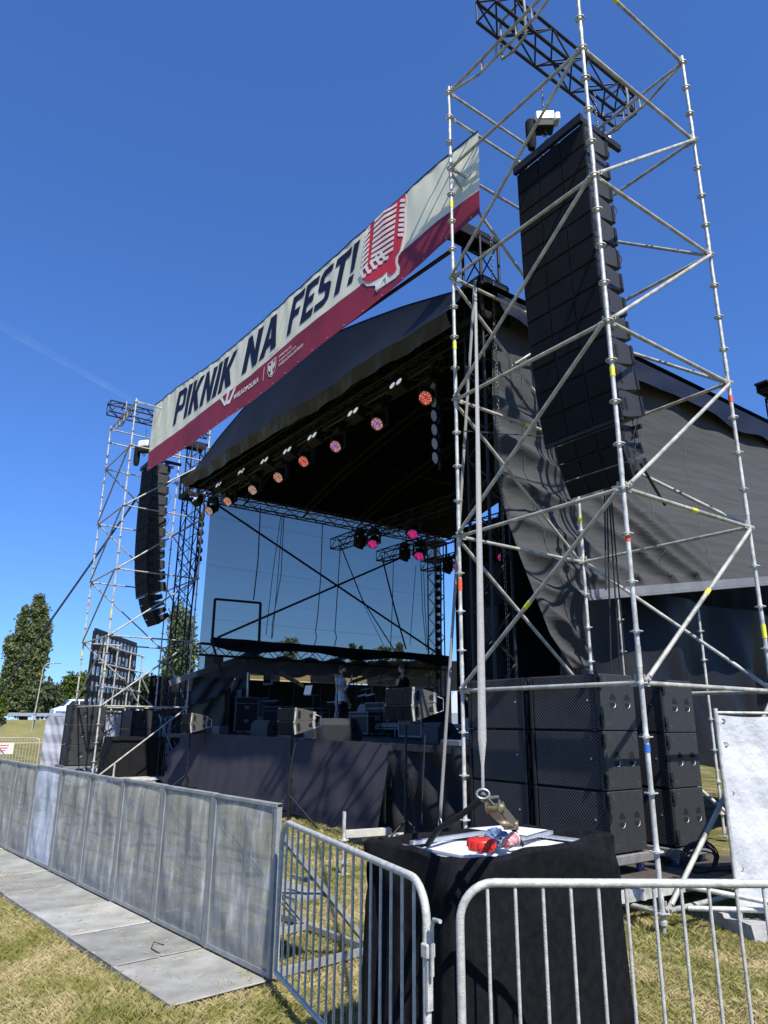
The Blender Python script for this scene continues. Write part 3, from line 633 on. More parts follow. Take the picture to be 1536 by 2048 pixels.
# ------------------------------------------------------------------ banner
BX=[-21.57,-19.5,-16.43,-14.3,-11.85,-9.89,-8.29,-7.33,-6.37]; BT=[11.61,11.44,11.03,10.91,10.84,10.77,10.72,10.71,10.6]; BB=[9.37,9.20,9.03,8.95,8.97,8.98,9.04,9.10,9.10]
DX=[-21.57,-17,-14,-12,-10,-8,-6.4]; DV=[.28,.36,.385,.39,.37,.33,.28]
BY=6.36
def bxy(x,v,off=0):
    zt=np.interp(x,BX,BT); zb=np.interp(x,BX,BB)
    k=1+.052*v; x0_=x; y=BY*k+.03*sin(x*1.3+v*2)*(1-v)*.8+.007*sin(x*7.1+v*5)*(.3+v*.7)+.004*sin(x*17+v*3)*v**3
    return Vector((x*k, y-off, 1.8+(zb+(zt-zb)*v-1.8)*k+.01*sin(x*5.5)*(v>.99)+off*.15))
NBX=260
def bgrid(mb,v0,v1,nv,mi=0):
    mb.grid(lambda u,v:bxy(-21.57+15.2*u,(v0(-21.57+15.2*u) if callable(v0) else v0)+((v1(-21.57+15.2*u) if callable(v1) else v1)-(v0(-21.57+15.2*u) if callable(v0) else v0))*v),NBX,nv,mi)
dv=lambda x:float(np.interp(x,DX,DV))
ban=thing('banner','long cream and crimson cloth banner reading PIKNIK NA FEST! strung above the stage','banner',(-14,BY,9))
M['ban_cream']=mat('banner_cream_print',(.82,.79,.60),.65,0,bump=.2,bscale=3,col2=(.73,.70,.52),scale=.9)
n,l,b=nodes(M['ban_cream']); 
M['ban_red']=mat('banner_crimson_print',(.27,.018,.036),.6,0,bump=.25,bscale=3,var=.25,scale=.7)
M['ban_red2']=mat('banner_bright_red',(.62,.03,.05),.6); M['ban_navy']=mat('banner_navy_ink',(.012,.016,.045),.6,spec=.2); M['ban_pale']=mat('banner_pale_ink',(.82,.82,.74),.6)
for mm in ('ban_cream','ban_red','ban_red2','ban_pale','ban_navy'):   # thin cloth lets some sun through
    n,l,b=nodes(M[mm]); tr=n.new('ShaderNodeBsdfTranslucent'); ms=n.new('ShaderNodeMixShader'); ms.inputs[0].default_value=.22 
    src=[k.from_socket for k in l if k.to_socket==b.inputs['Base Color']]
    if src: l.new(src[0],tr.inputs[0])
    else: tr.inputs[0].default_value=b.inputs['Base Color'].default_value
    l.new(b.outputs[0],ms.inputs[1]); l.new(tr.outputs[0],ms.inputs[2]); l.new(ms.outputs[0],n['Material Output'].inputs[0])
g=MB(); bgrid(g,dv,1.0,8,0); obj('cream_cloth',g,M['ban_cream'],ban)
g=MB(); bgrid(g,0.0,dv,5,0); obj('crimson_cloth',g,M['ban_red'],ban)
g=MB(); g.path([bxy(-21.57+15.2*i/60,1.0)+Vector((0,0,.02)) for i in range(61)],.014,6); obj('top_rope',g,M['rubber'],ban)
# eyelets along the lower hem
g=MB()
for i in range(26): q=bxy(-21.3+i*.59,.02,.008); g.disc(q,(0,1,0),.014,.006,8)
obj('eyelet',g,M['alu'],ban)
_fc={}
def text_poly(s, bold=.0, res=3, space=1.0):
    cu=bpy.data.curves.new('t','FONT'); cu.body=s; cu.resolution_u=res; cu.offset=bold; cu.fill_mode='BOTH'; cu.align_x='LEFT'; cu.space_character=space
    o=bpy.data.objects.new('t',cu); C.objects.link(o); bpy.context.view_layer.update()
    me=bpy.data.meshes.new_from_object(o.evaluated_get(bpy.context.evaluated_depsgraph_get()))
    bpy.data.objects.remove(o); bpy.data.curves.remove(cu); return me
def text_on(s, mapf, m_, parent, name='lettering', bold=0, sub=0, label=None, flat=True, thickness=0):
    """lettering as a mesh; mapf(u,v) with u,v in 0..1 over the text's own box"""
    me=text_poly(s,bold,3,1+bold*2.75); bm=bmesh.new(); bm.from_mesh(me)
    bmesh.ops.triangulate(bm,faces=bm.faces)
    xs=[v.co.x for v in bm.verts]; ys=[v.co.y for v in bm.verts]; x0,x1,y0,y1=min(xs),max(xs),min(ys),max(ys)
    for k in range(sub):
        e=[e for e in bm.edges if e.calc_length()>(x1-x0)*.012]
        if e: bmesh.ops.subdivide_edges(bm,edges=e,cuts=1); bmesh.ops.triangulate(bm,faces=bm.faces)
    for v in bm.verts: v.co=mapf((v.co.x-x0)/(x1-x0),(v.co.y-y0)/(y1-y0))
    bm.to_mesh(me); bm.free(); me.materials.clear(); me.materials.append(m_)
    return obj(name,me,m_,parent,label=label)
def word(s,x0,x1,va,vb,m_,nm='lettering',bold=.035,sh=.32,sub=2,off=.012):
    f=lambda u,v: bxy(x0+(x1-x0)*u+sh*(v-.0)*(np.interp(x0,BX,BT)-np.interp(x0,BX,BB))*(vb-va), (va(x0+(x1-x0)*u) if callable(va) else va)+(vb-va if not callable(va) else 0)*v, off)
    return text_on(s,f,m_,ban,nm,bold,sub)
GL={'P':(.95,[[(0,0),(.32,0),(.32,1),(0,1)],[(.32,1),(.75,1),(.95,.88),(.95,.47),(.75,.35),(.32,.35),(.32,.52),(.58,.52),(.65,.57),(.65,.78),(.58,.83),(.32,.83)]]),
'I':(.34,[[(0,0),(.34,0),(.34,1),(0,1)]]),'K':(1.0,[[(0,0),(.32,0),(.32,1),(0,1)],[(.32,.40),(.62,0),(1,0),(.60,.55),(.98,1),(.64,1),(.32,.66)]]),
'N':(.96,[[(0,0),(.30,0),(.30,.55),(.66,0),(.96,0),(.96,1),(.66,1),(.66,.45),(.30,1),(0,1)]]),
'A':(1.0,[[(0,0),(.32,0),(.38,.2),(.5,.2),(.5,.40),(.43,.40),(.5,.75),(.5,1),(.34,1)],[(1,0),(.66,1),(.5,1),(.5,.75),(.57,.40),(.5,.40),(.5,.2),(.62,.2),(.68,0)]]),
'F':(.88,[[(0,0),(.33,0),(.33,.38),(.72,.38),(.72,.58),(.33,.58),(.33,.80),(.88,.80),(.88,1),(0,1)]]),
'E':(.88,[[(0,0),(.88,0),(.88,.2),(.33,.2),(.33,.4),(.75,.4),(.75,.6),(.33,.6),(.33,.8),(.88,.8),(.88,1),(0,1)]]),
'S':(.90,[[(0,.03),(.2,0),(.65,0),(.9,.12),(.9,.48),(.75,.58),(.38,.62),(.33,.66),(.33,.78),(.40,.82),(.85,.82),(.85,.98),(.6,1),(.22,1),(0,.88),(0,.55),(.15,.45),(.52,.40),(.57,.36),(.57,.23),(.50,.19),(0,.19)]]),
'T':(.94,[[(.30,0),(.64,0),(.64,.8),(.94,.8),(.94,1),(0,1),(0,.8),(.30,.8)]]),'!':(.36,[[(.05,.30),(.29,.30),(.36,1),(0,1)],[(.03,0),(.33,0),(.33,.2),(.03,.2)]])}
def block_word(s,x0,x1,va,vb):
    tot=sum(GL[c][0] for c in s)+.11*(len(s)-1); k=(x1-x0)/tot; x=x0; h_=float(np.interp(x0,BX,BT)-np.interp(x0,BX,BB))
    for c in s:
        bpoly([[(x+a_*k+.30*b_*(vb-va)*h_,va+(vb-va)*b_) for a_,b_ in pl] for pl in GL[c][1]],M['ban_navy'],'letter',.012); x+=(GL[c][0]+.11)*k
word('WIELKOPOLSKA',-15.12,-13.78,.20,.265,M['ban_pale'],bold=.03,sh=.15,sub=0)
for s,v0 in (('SAMORZĄD',.245),('WOJEWÓDZTWA',.190),('WIELKOPOLSKIEGO',.135)):
    word(s,-12.78,-12.78+.075*len(s),v0+.03,v0+.068,M['ban_pale'],bold=.01,sh=.12,sub=0)
def bpoly(polys,m_,nm,off=.010):
    o_=None; G=[]
    for pl in polys:
        bm=bmesh.new(); vs=[bm.verts.new((x,v*2,0)) for x,v in pl]; bm.faces.new(vs); bm.normal_update(); bmesh.ops.triangulate(bm,faces=bm.faces)
        for _ in range(3):
            e=[e for e in bm.edges if e.calc_length()>.16]
            if e: bmesh.ops.subdivide_edges(bm,edges=e,cuts=1); bmesh.ops.triangulate(bm,faces=bm.faces)
        bm.verts.index_update(); g=MB(); g.add([bxy(v.co.x,v.co.y/2,off) for v in bm.verts],[tuple(v.index for v in f.verts) for f in bm.faces]); bm.free(); G.append(g)
    if nm in ('stripe','crest','emblem','microphone_picture'): return [obj(nm,g,m_,ban) for g in G][0]
    a=MB()
    for g in G: a.add(g.v,g.f)
    return obj(nm,a,m_,ban)
bpoly([[(-13.55,.16),(-13.53,.16),(-13.50,.33),(-13.52,.33)]],M['ban_pale'],'divider_line')
block_word('PIKNIK',-19.55,-15.35,.455,.91); block_word('NA',-14.75,-12.95,.475,.925); block_word('FEST!',-12.45,-9.85,.485,.93)
# winged W emblem: three slanted bars
bpoly([[(-15.62,.20),(-15.50,.20),(-15.82,.36),(-15.96,.36)],[(-15.62,.20),(-15.50,.20),(-15.33,.42),(-15.46,.42)],[(-15.52,.22),(-15.42,.19),(-15.30,.23),(-15.40,.25)],[(-15.42,.19),(-15.30,.19),(-15.02,.36),(-15.15,.36)]],M['ban_pale'],'emblem')
# eagle shield outline with simple bird
sh=[(-13.34,.33),(-12.90,.33),(-12.90,.22),(-12.98,.155),(-13.12,.12),(-13.26,.155),(-13.34,.22)]
def outline(pl,k): cx=sum(p[0] for p in pl)/len(pl); cv=sum(p[1] for p in pl)/len(pl); return [(cx+(x-cx)*k,cv+(v-cv)*k) for x,v in pl]
o1=sh; o2=outline(sh,.90)
bpoly([[o1[i],o1[(i+1)%7],o2[(i+1)%7],o2[i]] for i in range(7)],M['ban_pale'],'crest')
bpoly([[(-13.16,.15),(-13.08,.15),(-13.06,.28),(-13.18,.28)],[(-13.20,.20),(-13.29,.23),(-13.30,.305),(-13.18,.265)],[(-13.04,.20),(-12.95,.23),(-12.94,.305),(-13.06,.265)],[(-13.16,.285),(-13.06,.275),(-13.06,.315),(-13.15,.32)],[(-13.20,.165),(-13.12,.20),(-13.04,.165),(-13.12,.135)]],M['ban_pale'],'crest',.013)
# pale diagonal stripes in the cream ground
M['ban_stripe']=mat('banner_stripe',(.66,.65,.46),.65)
st=[]
for k in range(5):
    x=-7.85+k*.30; f_=min(1,max(.1,(-6.42-x-.13)/.62)); st.append([(x,.40),(x+.13,.40),(x+.13+.62*f_,.40+.58*f_),(x+.62*f_,.40+.58*f_)])
for x in (-21.2,-20.7,-20.2,-13.3,-13.0): st.append([(x,.42),(x+.22,.42),(x+.75,.97),(x+.52,.97)])
bpoly(st,M['ban_stripe'],'stripe',.004)
# vintage microphone picture
def mpoly(L,m_,off,nm): bpoly(L,m_,nm,off)
def mp(a,c): # zoom-crop coordinates (640+a/4.267, 340+c/4.267) -> banner x,v
    q=P(640+a/4.267,340+c/4.267,'y',BY); zt=float(np.interp(q.x,BX,BT)); zb=float(np.interp(q.x,BX,BB)); return (q.x,max(.004,min(.995,(q.z-zb)/(zt-zb))))
halo=[(345,950),(350,890),(372,760),(385,590),(430,430),(500,330),(600,245),(700,185),(740,192),(748,260),(742,330),(735,500),(722,610),(700,690),(668,740),(662,790),(680,830),(672,885),(640,920),(600,945),(520,1000),(480,1045),(468,985),(400,992)]
body=[(362,930),(368,850),(385,740),(395,600),(440,440),(510,335),(610,250),(690,200),(735,200),(738,270),(728,330),(722,540),(708,600),(690,680),(650,735),(645,790),(655,850),(600,900),(560,880),(490,925),(430,960),(385,958)]
mpoly([[mp(*q) for q in halo]],M['ban_pale'],.010,'microphone_picture')
mpoly([[mp(*q) for q in body]],M['ban_red2'],.020,'microphone_picture')
ribs=[]
for k in range(9):   # central ribs
    y0=420+k*47; ribs.append([(478-k*5,y0+10-k*4),(560-k*4,y0-70),(668-k*4,y0-135-k*0),(664-k*4,y0-108),(560-k*4,y0-44),(474-k*5,y0+38-k*4)])
for k in range(8):
    y0=255+k*42; ribs.append([(700-k*4,y0),(735-k*2,y0-6),(735-k*2,y0+22),(690-k*2,y0+24)])
for k in range(9):
    y0=490+k*42; ribs.append([(402-k*5,y0+25),(440-k*3,y0-35),(438-k*3,y0-12),(398-k*5,y0+48)])
for k in range(5):
    cx=560-k*45; cy=740+k*38; w_=48-k*3; ribs.append([(cx-w_,cy-20),(cx-w_+20,cy-50),(cx,cy+5),(cx+w_-12,cy-5),(cx+w_-25,cy+28),(cx-10,cy+38)])
ribs.append([(475,1030),(485,985),(560,890),(575,870),(575,945),(548,900),(515,1010)])
mpoly([[mp(*q) for q in r_] for r_ in ribs],M['ban_pale'],.030,'microphone_picture')
# wire below the banner
g=MB(); g.path([P(330,912,'y',6.9)+Vector((-1.2,0,0.3)),P(905,500,'y',6.6)],.035,8); obj('support_pole',g,M['blk_steel'],None,'long black pole strung below the banner between the towers','pole')

# ------------------------------------------------------------------ roof
XL,XR,YF,YB=-21.2,-8.0,7.45,18.9; XM=-14.7
RXs=[-21.6,-21.15,-19.04,-17.03,-14.4,-12.53,-11.1,-9.86,-8.3,-7.55]; RZs=[9.2,9.42,10.03,10.44,10.95,10.48,10.14,9.82,9.33,9.08]
rz=lambda x: float(np.interp(x,RXs,RZs))
roof=thing('stage_roof','dark blue black vinyl stage roof with a sagging front gable and side flaps','stage roof',(XM,13,9))
def fascia(u,v):
    x=-20.65+12.5*u; zb=9.02-(x+21.55)*.028+.025*sin(x*1.1); zt=rz(x); k=v
    z=zb+(zt-zb)*k; y=YF+.55*(k)**1.0*(.35)+.03*sin(x*1.9)*(1-k)+.018*sin(x*5.3+z*3)*(1-k)**1.5
    return Vector((x,y-.28*(1-k)**2,z))
g=MB(); g.grid(fascia,110,14); obj('front_gable',g,M['roofpvc'],roof)
# curling valance hem
def val(u,v):
    x=-20.65+12.5*u; p0=fascia(u,0); w_=.42+.02*sin(x*1.7)+.008*sin(x*7.7); return p0+Vector((.02*sin(x*9+v*4),.16*v+.014*sin(x*6.0+v*3)*v+.007*sin(x*19+v*5),-w_*v*.55))
g=MB(); g.grid(val,160,5); obj('valance',g,mat('valance_vinyl',(.013,.016,.025),.4,0,var=.4,scale=4,bump=.8,bscale=7,spec=.4),roof)
def rtop(u,v):
    x=-21.6+14.05*u; return Vector((x,YF+.18+(YB-YF)*v,rz(x)+.01))
g=MB(); g.grid(rtop,40,8); 
def runder(u,v):
    x=-21.5+13.9*u; return Vector((x,YF+.25+(YB-YF-.2)*v,max(rz(x)-.14,8.9)-.0))
M['liner']=mat('black_roof_liner',(.003,.003,.0035),.85,spec=.1)
obj('roof_skin',g,M['roofpvc'],roof); g=MB(); g.grid(runder,20,8); obj('roof_liner',g,M['liner'],roof)
g=MB()                                                    # rafters and eave trusses inside
for y in (9.6,11.9,14.2,16.5): 
    pts=[(x,y,rz(x)-.28) for x in (-21.3,-19,-17,-14.7,-12.5,-10.5,-8.2)]; g.path(pts,.05,6); g.path([(x,y,z-.28) for x,y,z in pts],.03,6)
for x in (-18,-14.7,-11.5): g.path([(x,7.8,rz(x)-.3),(x,18.6,rz(x)-.3)],.05,6)
obj('rafter',g,M['blk_steel'],roof)
truss_parts(roof,(-21.2,8.1,8.95),(-8.4,8.1,8.95),.3,.3,.4,.025)
truss_parts(roof,(-8.1,8.4,8.75),(-8.1,18.4,8.75),.3,.3,.4,.025)
truss_parts(roof,(-21.6,8.4,8.95),(-21.6,18.4,8.95),.3,.3,.4,.025)
def sideflap(u,v):
    y=7.9+11.4*u; z0=9.0-.0*u; d=.55+.07*sin(y*1.3)+.03*sin(y*3.7)+.25*max(0,(u-.62))*(0.6+.3*sin(y*2.2))
    return Vector((-7.58+.10*v+.05*sin(y*3+v*3)*v,y,z0-d*v))
g=MB(); g.grid(sideflap,120,6); obj('side_flap',g,M['roofpvc'],roof)
g=MB(); g.path([(-7.9,8.3,7.75),(-7.35,9.35,8.62)],.024,8); obj('outrigger_tube',g,M['galv2'],roof)
# ------------------------------------------------------------------ right side wall tarpaulin
def cloth_shade(name,c,c2,bs=.5,streak='y'):
    m=mat(name,c,.8,0,bump=0,spec=.2); n,l,b=nodes(m); tc=n.new('ShaderNodeTexCoord'); mp=n.new('ShaderNodeMapping')
    mp.inputs['Scale'].default_value=(1.5,.5,9) ; mp.inputs['Rotation'].default_value=(radians(-6),0,0); l.new(tc.outputs['Object'],mp.inputs[0])
    t=n.new('ShaderNodeTexNoise'); t.inputs['Scale'].default_value=1.2; t.inputs['Detail'].default_value=10; t.inputs['Roughness'].default_value=.7; l.new(mp.outputs[0],t.inputs['Vector'])
    r=n.new('ShaderNodeValToRGB'); e=r.color_ramp.elements; e[0].position=.3; e[1].position=.72; e[0].color=(*c2,1); e[1].color=(*c,1); l.new(t.outputs['Fac'],r.inputs[0]); l.new(r.outputs[0],b.inputs['Base Color'])
    t2=n.new('ShaderNodeTexNoise'); t2.inputs['Scale'].default_value=.8; t2.inputs['Detail'].default_value=5; mp2=n.new('ShaderNodeMapping'); mp2.inputs['Scale'].default_value=(1,.6,2.2); l.new(tc.outputs['Object'],mp2.inputs[0]); l.new(mp2.outputs[0],t2.inputs['Vector'])
    bp=n.new('ShaderNodeBump'); bp.inputs['Strength'].default_value=bs; bp.inputs['Distance'].default_value=.15; l.new(t2.outputs['Fac'],bp.inputs['Height']); l.new(bp.outputs[0],b.inputs['Normal']); return m
M['tarp']=cloth_shade('charcoal_tarpaulin',(.066,.067,.067),(.040,.041,.042),.4)
XW=-7.82
LE=[(985,600),(985,800),(990,960),(1012,1040),(1040,1120),(1068,1190),(1100,1270),(1145,1335)]   # front hem, top to bottom
LX=[XW,XW,XW,-7.7,-7.5,-7.35,-7.2,-7.05]
lep=[P(a,b_,'x',c) for (a,b_),c in zip(LE,LX)]
TR0=Vector((XW,19.3,9.0)); BL=P(1160,1190,'x',-7.1); BR=P(1536,1160,'x',-6.35); BR2=BL+(BR-BL)*1.6
LOW=P(1190,1343,'x',-6.98)
tarp=thing('side_wall','charcoal grey tarpaulin side wall of the stage, gathered low at its front corner','tarpaulin',(XW,12,0))
def lerp(a,b_,t): return a+(b_-a)*t
def polyl(pts,t):
    k=t*(len(pts)-1); i=min(int(k),len(pts)-2); return lerp(pts[i],pts[i+1],k-i)
top=[lep[0]+Vector((0,0,.15)),Vector((XW,19.4,8.95))]
botp=[lep[-1],LOW,lerp(LOW,BL,.5)+Vector((.05,0,.05)),BL,lerp(BL,BR2,.3),lerp(BL,BR2,.65),BR2]
bu=[0,.05,.10,.16,.4,.7,1.0]
def bot(u):
    for i in range(6):
        if u<=bu[i+1]: return lerp(botp[i],botp[i+1],(u-bu[i])/(bu[i+1]-bu[i]))
    return botp[-1]
def tarpf(u,v):       # v 0 top .. 1 bottom  (Coons blend)
    L=polyl(lep,v); Rr=lerp(top[1],BR2,v); T=lerp(top[0],top[1],u**1.35); B_=bot(u**1.35 if u<1 else 1)
    p=L*(1-u)+Rr*u+T*(1-v)+B_*v-(lep[0]*(1-u)*(1-v)+top[1]*u*(1-v)+lep[-1]*(1-u)*v+BR2*u*v)
    f=max(0,v-.35)/.65; g_=max(0,1-u/.55)
    rad=atan2((p.z-2.4),(p.y-8.2)); rr=hypot(p.z-2.4,p.y-8.2)
    q_=p.z+.50*(p.y-8.9)+.06*(p.y-8.9)**2; dg=max(0,min(1,(7.6-q_)/1.8))*max(0,1-abs(p.y-10.4)/4.5); sw_=math.sin(q_*5.2+.9*sin(p.y*1.1)+.6*sin(q_*1.7)); rl=atan2(p.z-LOW.z+.3,p.y-LOW.y-.25); rq=hypot(p.z-LOW.z+.3,p.y-LOW.y-.25); gl=max(0,1-rq/3.6)*min(1,rq*1.2); ed=min(1,u/.05)
    w_=ed*min(1,(1-v)/.07)*(gl*(.30*(1-abs(math.sin(rl*8.5+.5*math.sin(rq*2))))**1.3-.08)+.004*sin(p.y*2+p.z*3.1)+dg*(1-gl)*(.40*(1-abs(sw_))**1.3-.08)*(.75+.25*sin(p.y*1.7+1)))
    return p+Vector((w_,0,-.0))
g=MB(); g.grid(tarpf,170,120); obj('tarpaulin',g,M['tarp'],tarp)
# thin stitched seams
M['seam']=mat('tarp_seam',(.085,.084,.08),.8)
M['rail_grey']=mat('grey_rail_metal',(.16,.165,.175),.55,0,var=.2,scale=3)
g=MB()
for k in range(5):
    u=.13+k*.12; g.path([tarpf(u,v/30)+Vector((.006,0,0)) for v in range(0,31)],.006,4)
obj('seam',g,M['seam'],tarp)
br=thing('keder_rail','long silver aluminium rail along the lower edge of the grey side wall','rail',tuple(BL))
g=MB(); dd=(BR2-BL); g.beam(BL-dd*.01,BR2,.10,.13); obj('rail_profile',g,M['rail_grey'],br)
g=MB(); g.beam(BL-dd*.01+Vector((0,0,-.085)),BR2+Vector((0,0,-.085)),.13,.03); obj('edge_strip',g,M['rail_grey'],br)
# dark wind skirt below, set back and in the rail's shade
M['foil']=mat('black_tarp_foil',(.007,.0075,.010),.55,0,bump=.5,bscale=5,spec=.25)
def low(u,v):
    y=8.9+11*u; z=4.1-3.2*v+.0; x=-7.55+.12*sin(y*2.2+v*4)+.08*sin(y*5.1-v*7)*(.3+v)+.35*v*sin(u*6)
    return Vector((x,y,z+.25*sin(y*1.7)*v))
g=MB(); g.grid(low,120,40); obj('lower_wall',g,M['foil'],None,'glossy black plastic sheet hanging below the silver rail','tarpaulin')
g=MB(); g.box((-9.5,19.3,4.8),(4,.06,8.5)); g.box((-14.5,19.0,1.9),(12,.06,3.4)); 
# props below rail
for k,(yy) in enumerate((9.7,12.0)):
    x=-6.95; t=thing('side_post',['galvanised post under the silver rail behind the near tower','second galvanised post under the silver rail nearer the white screen'][k],'scaffold post',(x,yy,0))
    g=MB(); g.path([(x,yy,.1),(x,yy,3.9)],.024,10)
    for q in range(7): ring(g,(x,yy,.4+q*.5))
    obj('post',g,M['galv'],t); obj('base_plate',MB().box((x,yy,.05),(.16,.16,.02)),M['galv2'],t)
# ------------------------------------------------------------------ gauze walls
def gauze_mat():
    m=bpy.data.materials.new('wind_gauze'); m.use_nodes=True; n,l,b=nodes(m); b.inputs['Base Color'].default_value=(.10,.10,.105,1); b.inputs['Roughness'].default_value=.9
    tc=n.new('ShaderNodeTexCoord'); mp=n.new('ShaderNodeMapping'); mp.inputs['Scale'].default_value=(.3,.3,14); l.new(tc.outputs['Object'],mp.inputs[0])
    t=n.new('ShaderNodeTexNoise'); t.inputs['Scale'].default_value=1.5; t.inputs['Detail'].default_value=8; l.new(mp.outputs[0],t.inputs['Vector'])
    r=n.new('ShaderNodeMapRange'); r.inputs['From Min'].default_value=.3; r.inputs['From Max'].default_value=.7; r.inputs['To Min'].default_value=.62; r.inputs['To Max'].default_value=.655; l.new(t.outputs['Fac'],r.inputs['Value'])
    tr=n.new('ShaderNodeBsdfTransparent'); tr.inputs[0].default_value=(1,.92,.76,1); ms=n.new('ShaderNodeMixShader'); l.new(r.outputs[0],ms.inputs[0]); l.new(tr.outputs[0],ms.inputs[1]); l.new(b.outputs[0],ms.inputs[2]); l.new(ms.outputs[0],n['Material Output'].inputs[0]); return m
M['gauze']=gauze_mat()
gw=thing('gauze_wall','blue looking see-through gauze wall on the far side of the stage with sky behind','gauze',(-21.35,13,0))
g=MB(); g.grid(lambda u,v:Vector((-21.35+.04*sin(u*9+v*3),8.45+9.9*u,3.1+6.1*v)),30,20); obj('gauze_sheet',g,M['gauze'],gw)
g=MB(); g.path([(-21.35,8.4,9.22),(-21.35,18.4,9.22)],.03,6); obj('top_rail',g,M['blk_steel'],gw)
g=MB()
for z in (4.9,6.6,8.2): g.path([(-21.33,8.5,z),(-21.33,13.5,z-.05),(-21.33,18.3,z-.02)],.003,4)
obj('seam',g,mat('gauze_seam',(.05,.07,.1),.9),gw)
# rear wall of the stage
g=MB(); g.grid(lambda u,v:Vector((-20.6+12.6*u,18.4+.05*sin(u*60)*(1-v*.3),1.45+7.7*v)),60,6); obj('back_drape',g,M['cloth'],None,'black back drape of the stage seen past the right tower','drape')
g=MB(); g.grid(lambda u,v:Vector((-8.35+.03*sin(u*70),8.5+9.9*u,1.5+7.2*v)),60,6); obj('inner_drape',g,M['cloth'],None,'black drape lining the right side of the stage inside the tarpaulin','drape')
# swagged cloth truss along the far side at 4 m
sw=thing('side_truss','black horizontal truss along the far stage edge with black cloth swagged over it','truss',(-21.0,8.5,4.1)); truss_parts(sw,(-21.0,8.3,3.9),(-21.0,18.4,3.9),.3,.34,.42,.024)
def swag(u,v):
    y=8.6+9.7*u; s=.16*abs(sin(u*pi*2.5)); return Vector((-20.82+.05*sin(y*4+v*5),y,4.27-.05*s-(.22+.18*sin(u*7.5+.6)**2)*v))
g=MB(); g.grid(swag,80,8); obj('swagged_cloth',g,M['cloth'],sw)
# ------------------------------------------------------------------ stage platform and skirt
M['deckply']=mat('black_stage_deck',(.022,.022,.025),.6,0,var=.3,scale=4)
st_=thing('stage_platform','raised black stage platform with a dark cloth skirt along its front','stage',(-14.5,12,0))
g=MB(); g.box((-14.4,13.05,1.40),(13.6,10.9,.10)); obj('deck',g,M['deckply'],st_)
def skirt(u,v):
    x=-20.72+10.5*u; e=max(0,1-u*14); y=7.44+.16*v+.02*sin(x*1.3)*(1-v)+.004*sin(x*11+v*2)+e*.22*sin(v*9)*v+e*.25
    zb=.20-.22*u+.05*sin(x*1.3); zb=max(.03,zb); return Vector((x-e*.22*(1-v)**.7*1.6,y-.12*(1-v),zb+(1.46-zb)*v+.012*sin(x*5)*v))
g=MB(); g.grid(skirt,220,14); obj('front_skirt',g,M['skirt'],st_)
g=MB(); g.grid(lambda u,v:skirt(0,v)+Vector((-.15*u+.05*sin(u*9+v*3),u*2.2+.02,0)),14,12); obj('side_skirt',g,M['skirt'],st_)
def skirt2(u,v):
    x=-10.23+2.9*u; return Vector((x,7.62+.05*sin(x*14+v*5)+.05*sin(v*9+x*4),.05+1.40*v+.02*sin(x*9)*v))
g=MB(); g.grid(skirt2,90,16); obj('right_skirt',g,mat('crumpled_black_skirt',(.012,.012,.014),.7,bump=.8,bscale=5,spec=.3),st_)
g=MB()
for i in range(6): g.path([(-19.5+i*2,8.4,0),(-19.5+i*2,8.4,1.35)],.03,8)
for i in range(6): g.path([(-19.5+i*2,13,0),(-19.5+i*2,13,1.35)],.03,8)
obj('platform_leg',g,M['galv2'],st_)
# ------------------------------------------------------------------ lighting trusses
truss('front lighting truss running across the stage opening under the gable',(-20.9,8.45,8.86),(-9.85,8.45,8.86),.32,.32,.42,.025,group='lighting trusses inside the stage',mt=mat('sunlit_black_truss',(.06,.058,.055),.5,.2))  # black truss steel lightened, sunlight put into its colour
truss('middle lighting truss with pink lit moving heads inside the stage',(-20.9,13.0,7.85),(-9.0,13.0,7.85),.36,.36,.42,.025,group='lighting trusses inside the stage')
truss('second lighting truss behind the middle one, a little lower in view',(-20.9,15.0,7.70),(-9.0,15.0,7.70),.36,.36,.42,.025,group='lighting trusses inside the stage')
truss('rearmost lighting truss near the back drape',(-20.9,17.1,7.6),(-9.0,17.1,7.6),.36,.36,.42,.025,group='lighting trusses inside the stage')
def led_face(name,c_in,c_out,es):
    m=bpy.data.materials.new(name); m.use_nodes=True; n,l,b=nodes(m); b.inputs['Base Color'].default_value=(.05,.04,.05,1)
    tc=n.new('ShaderNodeTexCoord'); vo=n.new('ShaderNodeTexVoronoi'); vo.inputs['Scale'].default_value=30; l.new(tc.outputs['Object'],vo.inputs['Vector'])
    mr=n.new('ShaderNodeMapRange'); mr.inputs['From Min'].default_value=.3; mr.inputs['From Max'].default_value=.55; mr.inputs['To Min'].default_value=1; mr.inputs['To Max'].default_value=.15; l.new(vo.outputs['Distance'],mr.inputs['Value'])
    vl=n.new('ShaderNodeVectorMath'); vl.operation='LENGTH'; mpp=n.new('ShaderNodeMapping'); mpp.inputs['Scale'].default_value=(1,1,0); l.new(tc.outputs['Object'],mpp.inputs[0]); l.new(mpp.outputs[0],vl.inputs[0])
    r=n.new('ShaderNodeValToRGB'); r.color_ramp.elements[0].color=(*c_in,1); r.color_ramp.elements[1].color=(*c_out,1); r.color_ramp.elements[0].position=.03; r.color_ramp.elements[1].position=.12; l.new(vl.outputs['Value'],r.inputs[0])
    mu=n.new('ShaderNodeMath'); mu.operation='MULTIPLY'; mu.inputs[1].default_value=es*.8; l.new(mr.outputs[0],mu.inputs[0])
    l.new(r.outputs[0],b.inputs['Emission Color']); l.new(mu.outputs[0],b.inputs['Emission Strength']); return m
